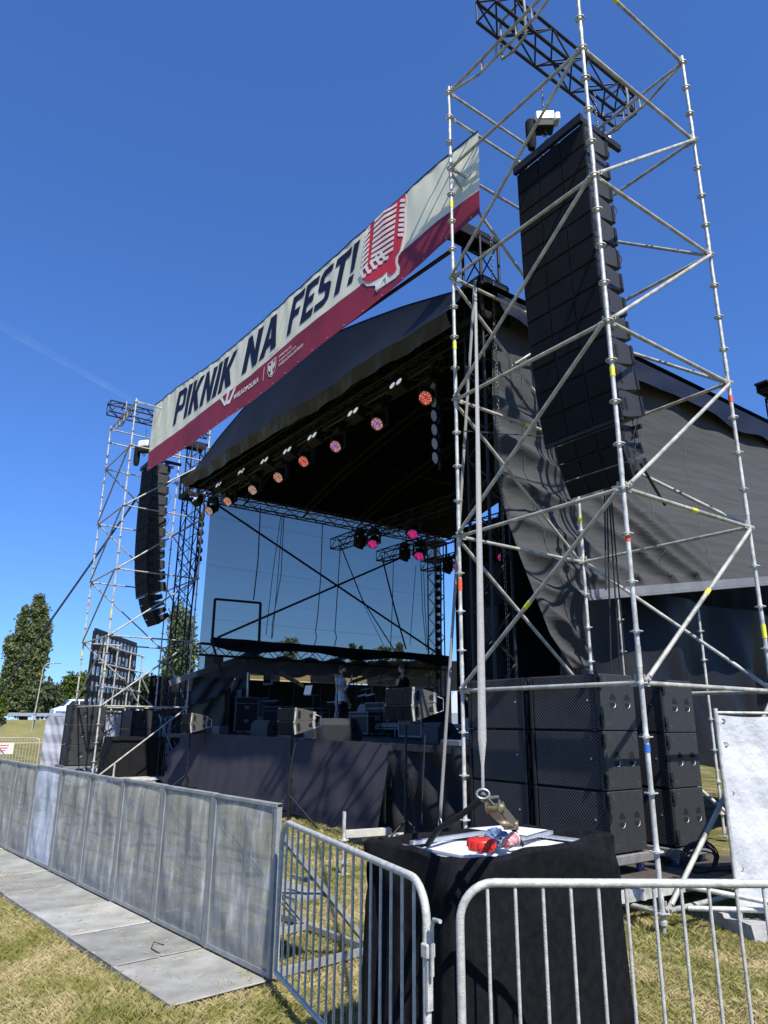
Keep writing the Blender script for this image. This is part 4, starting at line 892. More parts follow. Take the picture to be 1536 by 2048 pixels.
LED={'orange':led_face('led_orange',(.95,.35,.25),(.85,.42,.30),.85),'blue':led_face('led_violet_centre',(.35,.25,1.0),(.9,.30,.22),.95),'red':led_face('led_red',(.95,.12,.08),(.9,.22,.15),1.0),
 'pinkish':led_face('led_pale_pink',(.9,.45,.45),(.8,.5,.42),.8),'magenta':led_face('led_magenta',(.9,.05,.35),(.75,.03,.30),1.0),'off':M['glass']}
def moving_head(label,clampz,pos,aim,face,group,r=.15):
    """base under the truss, yoke, tilting head; pos = centre of the lens"""
    pos=Vector(pos); aim=Vector(aim).normalized(); hc=pos-aim*.17
    t=thing('moving_head_light',label,'stage light',(hc.x,hc.y,hc.z),0,group)
    bz=hc.z+.36
    g=MB(); g.box((hc.x,hc.y,bz),(.34,.26,.14),bev=.03); g.box((hc.x-.09,hc.y,bz+.11),(.05,.06,.12)); g.box((hc.x+.09,hc.y,bz+.11),(.05,.06,.12)); g.path([(hc.x,hc.y,bz+.1),(hc.x,hc.y,clampz)],.02,6); obj('base',g,M['blk_plastic'],t)
    sd=aim.cross(Vector((0,0,1))); sd.z=0; sd.normalize() 
    g=MB(); 
    for s in(-1,1):
        q=hc+sd*(s*(r+.045)); g.beam(q+Vector((0,0,-.09)),Vector((q.x,q.y,bz-.06)),.05,.11,up=tuple(sd.cross(Vector((0,0,1)))))
    g.beam(hc+sd*(-(r+.06))+Vector((0,0,bz-hc.z-.09)),hc+sd*(r+.06)+Vector((0,0,bz-hc.z-.09)),.12,.05); obj('yoke',g,M['blk_plastic'],t)
    R_=aim.to_track_quat('Z','Y').to_matrix()
    g=MB(); g.lathe([(r*.45,-.24),(r*.8,-.20),(r*.98,-.05),(r*1.06,.12),(r*1.06,.172)],hc,18,0,R_); h=obj('head',g,M['blk_plastic'],t)
    me=MB().lathe([(r*.93,0),(r*.93,.006)],(0,0,0),20); o=obj('lens',me,LED[face],h,local=True)
    o.matrix_basis=Matrix.Translation(hc-t.location+aim*.171+t.location)@R_.to_4x4(); 
    return t
FL=[((418,1022),'pinkish','off'),((455,1003),'orange',''),((505,980),'pinkish',''),((556,955),'orange',''),((607,923),'red',''),((671,893),'blue',''),((754,848),'blue',''),((851,796),'red','')]
nm=['leftmost','second','third','fourth','fifth','sixth','seventh','rightmost']
for i,((px,py),fc,_) in enumerate(FL):
    p=P(px,py,'y',8.35); aim=(CAM-p).normalized(); aim=Vector((.15,-.75,-.55))+aim*.25
    col={'pinkish':'pale pink','orange':'orange','red':'red','blue':'violet centred'}[fc]
    moving_head(f'{nm[i]} moving head light on the front truss, {col} lens turned to the field',8.72,p,aim,fc,'moving heads on the front truss')
def blinder(label,p):
    p=Vector(p); t=thing('blinder_light',label,'stage light',tuple(p),0,'two lamp blinders on the front truss'); Rm=Matrix.Rotation(radians(-22),3,'X')
    f=lambda x,y,z: p+Rm@Vector((x,y,z))
    g=MB(); g.box(p,(.48,.24,.30),bev=.02,R=Rm); g.path([p+Vector((-.26,0,0)),p+Vector((-.26,0,.28)),p+Vector((.26,0,.28)),p+Vector((.26,0,0))],.015,6); obj('housing',g,M['blk_plastic'],t)
    for s in (-1,1):
        g=MB(); R_=(Rm@Vector((0,-1,0))).to_track_quat('Z','Y').to_matrix(); g.lathe([(.005,.02),(.07,.012),(.085,0)][::-1],f(s*.115,-.125,0),14,0,R_); obj('lamp',g,M['lamp_face'],t)
    g=MB(); g.box(f(0,-.126,0),(.05,.012,.10),R=Rm); obj('badge',g,M['alu'],t)
for i,(px,py) in enumerate([(405,1003),(452,975),(497,950),(544,928),(590,908),(640,880),(722,832),(808,776)]):
    blinder(f'{nm[i]} twin lamp blinder hanging under the front truss',P(px-8,py-2,'y',8.28))
def par(label,p,aim,group,lit=None):
    p=Vector(p); aim=Vector(aim).normalized(); R_=aim.to_track_quat('Z','Y').to_matrix(); t=thing('par_light',label,'stage light',tuple(p),0,group)
    g=MB(); g.lathe([(.05,-.13),(.10,-.11),(.125,0),(.13,.03)],p,8,0,R_); obj('housing',g,M['blk_plastic'],t)
    g=MB(); g.lathe([(.115,.031),(.115,.036)],p,8,0,R_,False); obj('lens',g,lit or M['parglass'],t)
M['parglass']=perforated('par_lens_array',(.30,.31,.33),(.08,.09,.10),'xz',.03,.28,rough=.3)
ord_=['top','second','third','fourth','fifth','lowest']
for i in range(6):
    par(f'{ord_[i]} lamp of the six lamp column at the right end of the front truss',P(869+i*.8,775+i*28,'y',8.55),(-.25,-.9,-.3),'par lamps in the right column')
    par(f'{ord_[i]} lamp of the six lamp column behind the front left tower',P(402-i*1.2,1030+i*17.6,'y',8.8),(-.5,-.75,-.15),'par lamps in the left column')
for i in range(14):
    par('one of the dark round lamps in the long column at the rear of the gauze',P(874.5,1138+i*16.5,'y',18.0),(-.9,-.5,0),'par lamps in the long rear column')
for lab,a,b_,grp in (('black pipe carrying the six lamps at the right of the opening',P(876,740,'y',8.6),P(880,940,'y',8.6),'r'),('black pipe carrying the six lamps behind the left tower',P(410,1010,'y',8.9),P(372,1300,'y',8.9),'l'),('black pipe carrying the long rear lamp column',P(882,1120,'y',18.1),P(882,1400,'y',18.1),'b')):
    g=MB(); g.path([a,b_],.03,8)
    if grp=='r': 
        for i in range(7): q=lerp(a,b_,i/6.5); g.beam(q,q+Vector((-.14,0,0)),.03,.03)
    obj('lamp_pipe',g,M['blk_steel'],None,lab,'pipe')
for i,(px,py,Y,fc,aim) in enumerate([(745,1088,12.9,'magenta',(.5,-.6,-.75)),(825,1068,12.9,'magenta',(.5,-.6,-.75)),(838,1112,14.9,'magenta',(.5,-.6,-.75)),(1012,1068,12.9,'magenta',(.4,-.7,-.6)),(1006,1115,14.9,'magenta',(.4,-.7,-.6)),(915,1133,17.0,'magenta',(.5,-.6,-.5)),(716,1095,12.9,'off',(-.5,-.1,-.9)),(806,1120,14.9,'off',(-.5,-.1,-.9)),(892,1145,17.0,'off',(-.5,-.1,-.9))]):
    p=P(px,py,'y',Y); zc={12.9:7.68,14.9:7.53,17.0:7.43}[Y]
    moving_head(['lit magenta moving head near the left end of the middle truss','highest magenta lit moving head, on the middle truss','magenta lit moving head on the second inner truss','magenta lit moving head seen between the tower and the tarpaulin','lower magenta moving head seen through the tower lattice','magenta moving head just left of the orange banded scaffold post','unlit downward moving head at the left end of the middle truss','unlit downward moving head on the second inner truss','unlit downward moving head on the rearmost truss'][i],max(zc,p.z+.55),p,aim,fc,'moving heads on the inner trusses',.17)
# flying clutter: cross bracing straps over the gauze and hanging cables
def strapline(label,a,b_,w=.05,m_='strap_blk',name='brace_strap',cat='strap',grp=None,up=(0,0,1)):
    g=MB(); g.beam(a,b_,w*.25,w,up=up); return obj(name,g,M[m_],None,label,cat,grp)
strapline('black brace strap crossing the gauze downward from upper left',P(432,1008,'x',-21.1),P(880,1310,'x',-21.1),.07,grp='crossed brace straps at the gauze')
strapline('black brace strap crossing the gauze upward to the right',P(435,1275,'x',-21.1),P(810,1112,'x',-21.1),.07,grp='crossed brace straps at the gauze')
def hang(label,pts,r=.012,X=-20.7):
    g=MB(); g.path([P(a,b_,'x',X) for a,b_ in pts],r,5); obj('hanging_cable',g,M['rubber'],None,label,'cable','cables hanging in front of the gauze')
for lab,pts,r in [('straight cable above the black square frame',[(521,1012),(516,1120),(507,1200)],.02),('left of three slack cables near the gauze centre left',[(562,1030),(545,1150),(532,1270)],.012),('middle of three slack cables near the gauze centre left',[(565,1030),(556,1150),(545,1275)],.012),('right of three slack cables ending in a hook',[(568,1030),(562,1150),(545,1245),(543,1278)],.014),
   ('wavy cable hanging in the middle of the gauze',[(645,1048),(641,1160),(635,1235),(631,1262),(633,1275),(629,1290)],.016),('wavy cable hanging under the middle truss end',[(681,1090),(675,1180),(670,1262),(673,1275),(669,1292)],.016),('sloping cable from the middle truss to the right tower foot',[(681,1090),(725,1200),(790,1302)],.022),('thin sloping cable beside the thick one',[(684,1095),(730,1215),(772,1300)],.01),('thick cable slanting down from the second inner truss',[(763,1110),(790,1220),(812,1298)],.03),('upright cable under the second inner truss',[(787,1112),(785,1200),(781,1300)],.014),('cable left of the bunch near the rear lamp column',[(832,1130),(825,1220),(820,1290)],.012),('cable in the bunch near the rear lamp column',[(842,1130),(845,1220),(853,1300)],.014),('cable right in the bunch near the rear lamp column',[(847,1130),(850,1220),(856,1305)],.014)]:
    hang(lab,pts,r)
# square black frame hanging left and the speaker on a pole
fr=thing('square_rig','tall black rectangular frame hanging in front of the gauze','frame',tuple(P(475,1240,'x',-20.4)))
q=[P(430,1198,'x',-20.4),P(521,1206,'x',-20.4),P(518,1285,'x',-20.4),P(424,1283,'x',-20.4)]
for a,b_ in ((0,1),(1,2),(3,0)): obj('frame_bar',MB().beam(q[a],q[b_],.065,.065),M['blk_steel'],fr)
strapline('black rope tied to the bottom left of the hanging frame',P(424,1285,'x',-20.3),P(455,1380,'x',-20.3),.07)
# ------------------------------------------------------------------ backstage side tent and dark panels
t=thing('side_marquee','open sided backstage marquee with grey and olive tarpaulin flaps beyond the stage','marquee',(-24,12,0))
X_=-21.6
def quadp(name,pts,m_,nu=16,nv=16,amp=.06,k=0):
    a,b_,c,d=[P(px,py,'x',xx) for px,py,xx in pts]
    g=MB(); g.grid(lambda u,v:(a*(1-u)+b_*u)*(1-v)+(d*(1-u)+c*u)*v+Vector((amp*sin(u*11+v*6+k),0,amp*.5*sin(u*5-v*13+k))),nu,nv); return obj(name,g,m_,t)
M['grey_tarp']=mat('grey_blue_tarp',(.045,.050,.058),.6,0,var=.3,scale=1,bump=.5,bscale=3)
quadp('tarpaulin_flap',[(385,1352,X_),(500,1300,X_),(455,1385,X_),(382,1410,X_)],M['grey_tarp'],k=1)
quadp('tarpaulin_flap',[(498,1305,-21.5),(500,1308,-21.5),(494,1412,-21.5),(455,1395,-21.5)],M['grey_tarp'],k=2)
quadp('tarpaulin_flap',[(382,1410,-21.7),(456,1388,-21.7),(470,1475,-21.7),(378,1478,-21.7)],M['olive'],k=3,amp=.12)
g=MB(); g.beam(P(340,1366,'x',-21.5),P(521,1303,'x',-21.5),.12,.16); obj('eave_beam',g,M['alu'],t)
g=MB(); g.path([P(496,1345,'x',-21.3),P(491,1470,'x',-21.3)],.04,8); obj('tent_post',g,M['alu'],t)
def tentroof(u,v):
    a=P(498,1312,'x',-21.4); b_=P(880,1330,'x',-21.4); c=P(880,1348,'x',-27.2); d=P(490,1348,'x',-27.2)
    p=(a*(1-u)+b_*u)*(1-v)+(d*(1-u)+c*u)*v; return p+Vector((0,0,.12*sin(u*22)*v*(1-v)*2-.25*sin(pi*v)+.06*sin(u*50+v*9)))
M['tanfoil']=mat('tan_marquee_lining',(.16,.125,.075),.55,0,col2=(.04,.032,.02),scale=1.4,bump=.5,bscale=4)
n,l,b=nodes(M['tanfoil']); tr=n.new('ShaderNodeBsdfTranslucent'); tr.inputs[0].default_value=(.30,.24,.13,1); ms=n.new('ShaderNodeMixShader'); tcn=n.new('ShaderNodeTexCoord'); tn=n.new('ShaderNodeTexNoise'); mpn=n.new('ShaderNodeMapping'); mpn.inputs['Scale'].default_value=(.5,3,1); l.new(tcn.outputs['Object'],mpn.inputs[0]); l.new(mpn.outputs[0],tn.inputs['Vector']); tn.inputs['Scale'].default_value=1.3; tn.inputs['Detail'].default_value=5; mr_=n.new('ShaderNodeMapRange'); mr_.inputs['From Min'].default_value=.5; mr_.inputs['From Max'].default_value=.68; mr_.inputs['To Max'].default_value=.35; l.new(tn.outputs['Fac'],mr_.inputs['Value']); l.new(mr_.outputs[0],ms.inputs[0]); l.new(b.outputs[0],ms.inputs[1]); l.new(tr.outputs[0],ms.inputs[2]); l.new(ms.outputs[0],n['Material Output'].inputs[0])
g=MB(); g.grid(tentroof,70,20); o=obj('marquee_ceiling',g,M['tanfoil'],t)
for (a,b_) in (((560,1350),(700,1312)),((700,1365),(850,1318)),((605,1372),(560,1345))): obj('tent_rafter',MB().beam(P(*a,'x',-24),P(*b_,'x',-22),.09,.13),M['galv2'],t)
g=MB(); g.grid(lambda u,v:Vector((-27.3+.05*sin(u*50),9.0+15*u,.0+3.42*v)),40,4); obj('inner_wall',g,M['cloth'],t)
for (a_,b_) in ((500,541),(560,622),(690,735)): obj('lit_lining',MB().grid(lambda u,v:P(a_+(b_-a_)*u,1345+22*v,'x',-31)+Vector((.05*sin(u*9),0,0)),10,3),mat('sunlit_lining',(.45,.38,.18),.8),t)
for (a_,b_) in ((470,500),(541,560),(622,690),(735,960)): obj('upper_wall',MB().grid(lambda u,v:P(a_+(b_-a_)*u,1322+60*v,'x',-30.9),8,3),M['cloth'],t)
g=MB(); g.grid(lambda u,v:Vector((-27+6*u,9.5+.05*sin(u*30),.2+2.6*v)),30,4); obj('end_wall',g,M['cloth'],t)
# black masking panels on the right inside of the stage
g=MB(); a=P(928,1142,'y',11.2); b_=P(1095,1140,'y',11.2); g.grid(lambda u,v:Vector((lerp(a,b_,u).x,11.2+.03*sin(u*40),1.45+(a.z-1.45)*v+.06*sin(u*7)*v)),40,6); obj('masking_drape',g,M['cloth'],None,'black masking drape behind the right black tower','drape')
g=MB(); a=P(965,1215,'y',10.9); b_=P(1005,1285,'y',10.9); g.box(((a.x+b_.x)/2,10.95,(a.z+b_.z)/2),(abs(b_.x-a.x),.3,abs(a.z-b_.z)),bev=.04); obj('side_fill_speaker',g,M['blk_plastic'],None,'black speaker hung behind the right black tower','speaker')
# ------------------------------------------------------------------ subwoofers
M['subplate']=mat('corner_plate',(.05,.05,.052),.45,.2)
def make_sub(label,W=.95,Hh=.585,D=.62,side='A'):
    """origin at the bottom front right corner; grille faces -y; right side faces +x"""
    t=thing('subwoofer',label,'subwoofer',(0,0,0),0)
    g=MB(); g.box((-W/2,D/2+.02,Hh/2),(W,D-.04,Hh-.008),bev=.008); body=obj('cabinet',g,M['sub_side'],t,local=True)
    g=MB(); g.box((-W/2,.016,Hh/2),(W-.10,.022,Hh-.03),bev=.004); obj('grille',g,M['grille_big'],t,local=True)
    g=MB()
    for s in (-.02,-W+.02): g.box((s,.012,Hh/2),(.036,.045,Hh-.01),bev=.004)
    obj('corner_rail',g,M['blk_steel'],t,local=True)
    g=MB(); g.prism([(-.16,.30),(-.135,.30),(-.1475,.325)],.003,lambda a,b_,w:(a,.004-w,b_)); obj('badge',g,M['alu'],t,local=True)
    for zz in (.10,Hh-.10):
        g=MB(); g.box((.006,.035,zz),(.012,.05,.13)); g.path([(.012,.03,zz-.03),(.02,.0,zz),(.012,.03,zz+.04)],.006,5); obj('latch',g,M['blk_steel'],t,local=True)
    for yy in (D*.38,D*.78):
        g=MB(); zz=Hh*.52; r=.05
        up=[(r*cos(a)*.95,.012+r*1.25*sin(a)) for a in [pi*k/10 for k in range(11)]]; dn=[(r*cos(a)*.95,-.022+r*1.1*sin(a)) for a in [pi+pi*k/10 for k in range(11)]]
        for pl in (up,dn): g.prism([(yy+a,zz+b_) for a,b_ in pl],.002,lambda a,b_,w:(.0+w+.0008,a,b_))
        h=obj('handle',g,M['void'],t,local=True)
        g=MB(); g.path([(.004,yy+.04*cos(a),zz-.024+.05*sin(a)) for a in [pi+pi*k/8*1.0 for k in range(3,9)]],.0045,5); obj('handle_rim',g,M['alu'],h,local=True)
    for yy in (D*.20,D-.06):
        for zz in (.06,Hh-.07):
            g=MB(); g.box((.0015,yy,zz),(.004,.055,.05),bev=.001); 
            for k in (-.015,.015): g.disc((.004,yy+k,zz),(1,0,0),.004,.003,6,1)
            obj('corner_plate',g,[M['subplate'],M['void']],t,local=True)
    return t
XS,YS,ZD=-4.86,6.30,.66
names=['top','middle','bottom']
proto=make_sub('top subwoofer of the stack nearest the near scaffold post')
first=True
def place_sub(x,y,z,lab,grp,rzz=0):
    global first
    if first: first=False; proto.location=(x,y,z); proto.rotation_euler=(0,0,rzz); return tag(proto,lab,None,grp)
    return dup(proto,(x,y,z),rzz,lab,grp)
def dolly(label,x,y,z,W=.95,D=.66,grp='wooden dollies under the near subwoofer stacks'):
    t=thing('dolly',label,'dolly',(x-W/2,y+D/2,z),0,grp)
    g=MB(); g.box((x-W/2,y+D/2,z+.05),(W+.04,D+.06,.09),bev=.008); obj('board',g,M['dollywood'],t)
    for sx in (.08,W-.08):
        for sy in (.08,D-.08):
            g=MB(); g.disc((x-sx,y+sy,z-.055),(1,0,0),.05,.03,14); w_=obj('wheel',g,M['bluewheel'],t)
            g=MB(); g.box((x-sx,y+sy,z-.01),(.06,.07,.02)); g.box((x-sx+.022,y+sy,z-.035),(.004,.03,.05)); g.box((x-sx-.022,y+sy,z-.035),(.004,.03,.05)); obj('fork',g,M['galv'],w_)
M['dollywood']=mat('grey_birch_dolly',(.17,.165,.155),.7,0,var=.2,scale=12,bump=.2,bscale=50); M['bluewheel']=mat('blue_caster',(.03,.09,.25),.4)
H_=.585
def stack(x,y,zb,grp,what):
    for k in range(3): place_sub(x,y,zb+(2-k)*H_,f'{names[k]} black subwoofer of {what}',grp)
ZD=2.32-3*H_
stack(XS,YS,ZD,'black subwoofers stacked under the near scaffold tower','the middle stack, nearest the scaffold post'); dolly('grey wooden dolly with blue wheels under the middle subwoofer stack',XS,YS,ZD-.11)
stack(XS-1.06,YS+.02,ZD,'black subwoofers stacked under the near scaffold tower','the left stack beside the strap'); dolly('wooden dolly hidden low behind the draped tank under the left subwoofer stack',XS-1.06,YS+.02,ZD-.11)
stack(XS+.02,YS+1.10,ZD-.02,'black subwoofers stacked under the near scaffold tower','the rear stack behind the scaffold post'); dolly('grey wooden dolly under the rear subwoofer stack',XS+.02,YS+1.10,ZD-.13)
# plywood deck + scaffold extension
t=thing('loading_deck','brown plywood deck on a low scaffold frame under the subwoofer stacks','deck',(-5.4,7,0)); zd=ZD-.21
g=MB()
for (xa,xb,ya,yb,o) in ((-6.9,-5.75,5.55,8.5,0),(-5.74,-4.62,5.50,6.95,.004),(-5.74,-4.40,6.96,8.5,0)): g.box(((xa+xb)/2,(ya+yb)/2,zd-.012+o),(xb-xa,yb-ya,.022),bev=.004)
obj('plywood_sheet',g,M['wood'],t)
g=MB()
for y in (5.56,6.3,7.1,8.4): g.beam((-6.9,y,zd-.075),(-4.5,y,zd-.075),.05,.09)
g.beam((-4.62,5.5,zd-.08),(-4.45,8.5,zd-.08),.05,.10); obj('frame_rail',g,M['galv'],t)
g=MB()
for i in range(3): g.box((-6.6+i*.75,5.30,zd-.16),(.70,.34,.05))
obj('steel_plank',g,perforated('steel_plank',(.45,.47,.46),(.1,.1,.1),'xy',.05,.25,metal=.4),t)
g=MB(); g.beam((-6.9,5.12,zd-.20),(-4.28,5.12,zd-.20),.04,.13); obj('toe_rail',g,M['galv'],t)
g=MB(); g.box((-4.75,5.095,zd-.20),(.35,.006,.05)); obj('red_stripe',g,M['red'],t)
g=MB()
for (x,y) in ((-6.8,5.2),(-4.62,5.2),(-4.55,8.3),(-3.5,7.0)): g.path([(x,y,0),(x,y,zd-.1)],.024,8)
g.path([(-4.27,6.6,.36),(-3.45,7.0,.28),(-3.4,7.9,.36)],.024,8); g.path([(-4.2,6.5,.20),(-3.2,7.4,.24)],.024,8)
obj('deck_leg',g,M['galv'],t)
# cable coil on the deck
def coil(label,c,r,n,m_='rubber',cat='cable',up=0,rr=.008):
    g=MB()
    for i in range(n):
        pts=[]; R0=r*RNG.uniform(.75,1.1); tl=RNG.uniform(-.5,.5); ph=RNG.uniform(0,6)
        for k in range(20): a=2*pi*k/20; pts.append(Vector(c)+Vector((R0*cos(a)*cos(up)+RNG.uniform(-.01,.01),R0*cos(a)*sin(up)+R0*sin(a)*.25*sin(ph),rr+R0*(sin(a)+1)*.85*(abs(sin(tl+1.2)))*1.0 if up or True else 0)))
        g.path(pts,rr,5,closed=True)
    return obj('cable_coil',g,M[m_],None,label,cat,'loose cables')
coil('upright coil of black cable on the plywood deck',(-4.55,7.35,zd),.17,7,up=.9)
g=MB(); 
for k in range(6): g.path([(-4.9+RNG.uniform(0,.4),7.2+RNG.uniform(0,.4),zd+.01),(-4.5+RNG.uniform(-.2,.2),7.5+RNG.uniform(0,.4),zd+.012),(-4.3+RNG.uniform(-.2,.1),8.0+RNG.uniform(0,.3),zd+.01),(-4.6,8.4,zd+.02)],.008,5)
obj('loose_cable',g,M['rubber'],None,'loose black cables trailing over the plywood deck behind the coil','cable','loose cables')
# distant left subs
for k in range(3): place_sub(-24.3,5.66,.46+(2-k)*.6,f'{names[k]} black subwoofer of the stack under the far scaffold tower','black subwoofers under the far scaffold tower')
for i,o in enumerate([o for o in C.objects if o.get('group')=='black subwoofers under the far scaffold tower']): o.scale=(.75,1.70,1.03)
for k in range(2): 
    o=place_sub(-24.3,7.55,.92+(1-k)*.6,['upper','lower'][k]+' black subwoofer behind the black draped box on the left','black subwoofers behind the draped box'); o.scale=(1.25,1.5,1.02)
dolly('pale dolly under the far left subwoofer stack',-24.35,5.66,.35,1.1,1.0,'dollies under the far tower')
M['palewood']=mat('pale_boards',(.5,.47,.42),.7,0,var=.2,scale=6)
t=thing('far_deck','pale low deck of boards under the far scaffold tower','deck',(-23,6.5,0))
g=MB(); g.box((-23.4,7.0,.17),(3.6,3.4,.05)); g.box((-22.5,5.3,.13),(2.2,.5,.05)); obj('board',g,M['palewood'],t)
g=MB(); 
for y in (5.2,6.2,7.4,8.5): g.beam((-25.1,y,.09),(-21.2,y,.09),.06,.10)
obj('deck_beam',g,M['galv2'],t)
# covered box
def cbox(u,v):
    a=2*pi*u; 
    x=max(-1,min(1,1.5*cos(a))); y=max(-1,min(1,1.5*sin(a))); fl=.03*sin(a*13)*(1-v)+.02*sin(a*29+v*4)*(1-v)+.06*(1-v)
    return Vector((-22.95+x*(.42+fl),7.28+y*(.80+fl),.10+1.22*v+.0))
g=MB(); g.grid(cbox,120,12); g.box((-22.95,7.28,1.30),(.84,1.60,.03),bev=.01)
obj('draped_box',g,M['cloth'],None,'waist high box draped in black cloth beside the far left black tower','draped box')
# ------------------------------------------------------------------ front fill speakers on tripod stands
def fill_pair(label,lab2,x,y,zc,sc,rz,standlab,foot,pitch=0.12,spread=.42):
    t=thing('speaker_pair',label,'speaker',(x,y,zc),rz,'front fill speakers on stands'); Hh,W,D=.235*sc,.66*sc,.47*sc
    for s in (1,-1):
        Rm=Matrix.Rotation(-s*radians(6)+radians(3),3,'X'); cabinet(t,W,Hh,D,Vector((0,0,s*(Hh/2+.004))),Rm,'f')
    g=MB()
    for s in(1,-1): g.path([(W/2+.01,D*.95,s*Hh*.5),(W/2+.05,D*1.15,s*Hh*.35),(W/2+.05,D*1.15,0)],.008,6)
    obj('cable_loop',g,M['alu'],t,local=True)
    g=MB(); g.box((0,D*.3,-Hh-.03),(W*.8,D*.7,.02)); g.path([(0,D*.3,-Hh-.05),(0,D*.3,-Hh-.3)],.022,8); obj('mount',g,M['blk_steel'],t,local=True)
    off=Matrix.Rotation(rz,3,'Z')@Vector((0,D*.3,0)); fx,fy=x+off.x,y+off.y; zt=zc-Hh-.06
    s_=thing('speaker_stand',standlab,'stand',(fx,fy,0),0,'tripod stands carrying the front fill speakers')
    obj('pole',MB().path([(fx,fy,.10),(fx,fy,zt)],.019,10),M['blk_steel'],s_); obj('lower_pole',MB().path([(fx,fy,.10),(fx,fy,zt*.62)],.026,10),M['blk_steel'],s_)
    g=MB(); g.path([(fx,fy,zt*.60),(fx,fy,zt*.64)],.04,10); g.path([(fx,fy,zt*.62),(fx+.10,fy-.06,zt*.62)],.012,6); g.path([(fx+.10,fy-.06,zt*.60),(fx+.22,fy-.08,zt*.58),(fx+.24,fy-.08,zt*.50),(fx+.12,fy-.05,zt*.48)],.008,6); obj('crank',g,M['blk_steel'],s_)
    for k in range(3):
        a=rz+.5+k*2*pi/3; obj('leg',MB().path([(fx,fy,.52),(fx+.62*cos(a),fy+.62*sin(a),.02)],.014,8),M['blk_steel'],s_); obj('leg_brace',MB().path([(fx,fy,.22),(fx+.38*cos(a),fy+.38*sin(a),.20)],.009,6),M['blk_steel'],s_)
    return t
fill_pair('pair of front fill speakers at the far left before the far tower','',-25.0,6.05,1.92,1.05,-.04,'black tripod stand at the far left before the subwoofers',None)
fill_pair('left pair of black front fill speakers before the stage, half in sun','',-18.30,7.05,1.75,1.02,-.04,'black tripod stand left of the stage skirt centre',None)
fill_pair('middle pair of black front fill speakers before the stage centre','',-12.2,6.62,1.81,1.0,-.04,'black tripod stand before the middle of the stage skirt',None)
fill_pair('nearest and biggest looking pair of front fill speakers right of stage centre','',-8.38,6.35,2.05,.98,-.04,'tall black stand at the right end of the stage skirt',None)
for lab,pts in (('cable hanging from the nearest front fill speakers',[P(850,1470,'x',-8.0),P(846,1560,'x',-8.0),P(843,1650,'x',-8.0)]),('cable hanging from the middle front fill speakers',[P(598,1465,'x',-12),P(588,1500,'x',-12),P(580,1540,'x',-12),P(577,1590,'x',-12)]),('cable hanging from the left front fill speakers',[P(410,1460,'x',-18.2),P(408,1520,'x',-18.2),P(402,1590,'x',-18.2)])):
    obj('hanging_cable',MB().path(pts,.011,5),M['rubber'],None,lab,'cable','cables hanging from the front fill speakers')
# ------------------------------------------------------------------ LED screen back
a=P(190,1262,'x',-30); th=radians(33.8); d=Vector((-cos(th),sin(th),0)); Ls=5.6; z0,z1=1.55,a.z
t=thing('led_screen','back of a large black LED screen with rows of light slots, left of the stage','screen',(a.x,a.y,0))
nr=Vector((d.y,-d.x,0)); nr=-nr if nr.dot(CAM-a)<0 else nr
pt=lambda u,v,w: Vector((a.x,a.y,0))+d*(u*Ls)+Vector((0,0,z0+(z1-z0)*v))+nr*w
g=MB(); nc,nrw=11,6
for i in range(nc+1): g.beam(pt(i/nc,0,0),pt(i/nc,1,0),.26,.07,up=tuple(nr))
for j in range(nrw+1): g.beam(pt(0,j/nrw,0),pt(1,j/nrw,0),.07,.24)
obj('cabinet_grid',g,M['blk_plastic'],t)
for i in range(nc):
    for j in range(nrw):
        g=MB(); u=(i+.5)/nc; g.beam(pt(u,(j+.22)/nrw,.05),pt(u,(j+.8)/nrw,.05),.13,.02,up=tuple(nr)); obj('slot',g,M['alu'],t)
g=MB()
for k in range(26):
    u=RNG.uniform(.05,.95); v=RNG.uniform(.1,.9); g.path([pt(u,v,.12),pt(u+.05,v-.08,.16),pt(u+.1,v-.02,.12)],.022,5)
obj('cable',g,M['rubber'],t)
g=MB()
for v in (.16,.42,.66,.86): g.path([pt(-.02,v,.35),pt(1.05,v,.35)],.035,6)
for u in (.05,.35,.68,1.0): g.path([pt(u,-.4,.35),pt(u,.9,.35)],.035,6)
g.path([pt(1.03,.6,.35),pt(1.45,.05,.9)],.035,6); g.path([pt(.55,.55,.35),pt(1.3,-.1,.9)],.035,6); obj('support_scaffold',g,M['galv'],t)
g=MB(); g.box(tuple(pt(.5,.065,.42)),(.10,.10,.06)); g.path([pt(.02,.03,.42),pt(.75,.03,.42)],.05,6); obj('yellow_rail',g,M['yellow'],t)
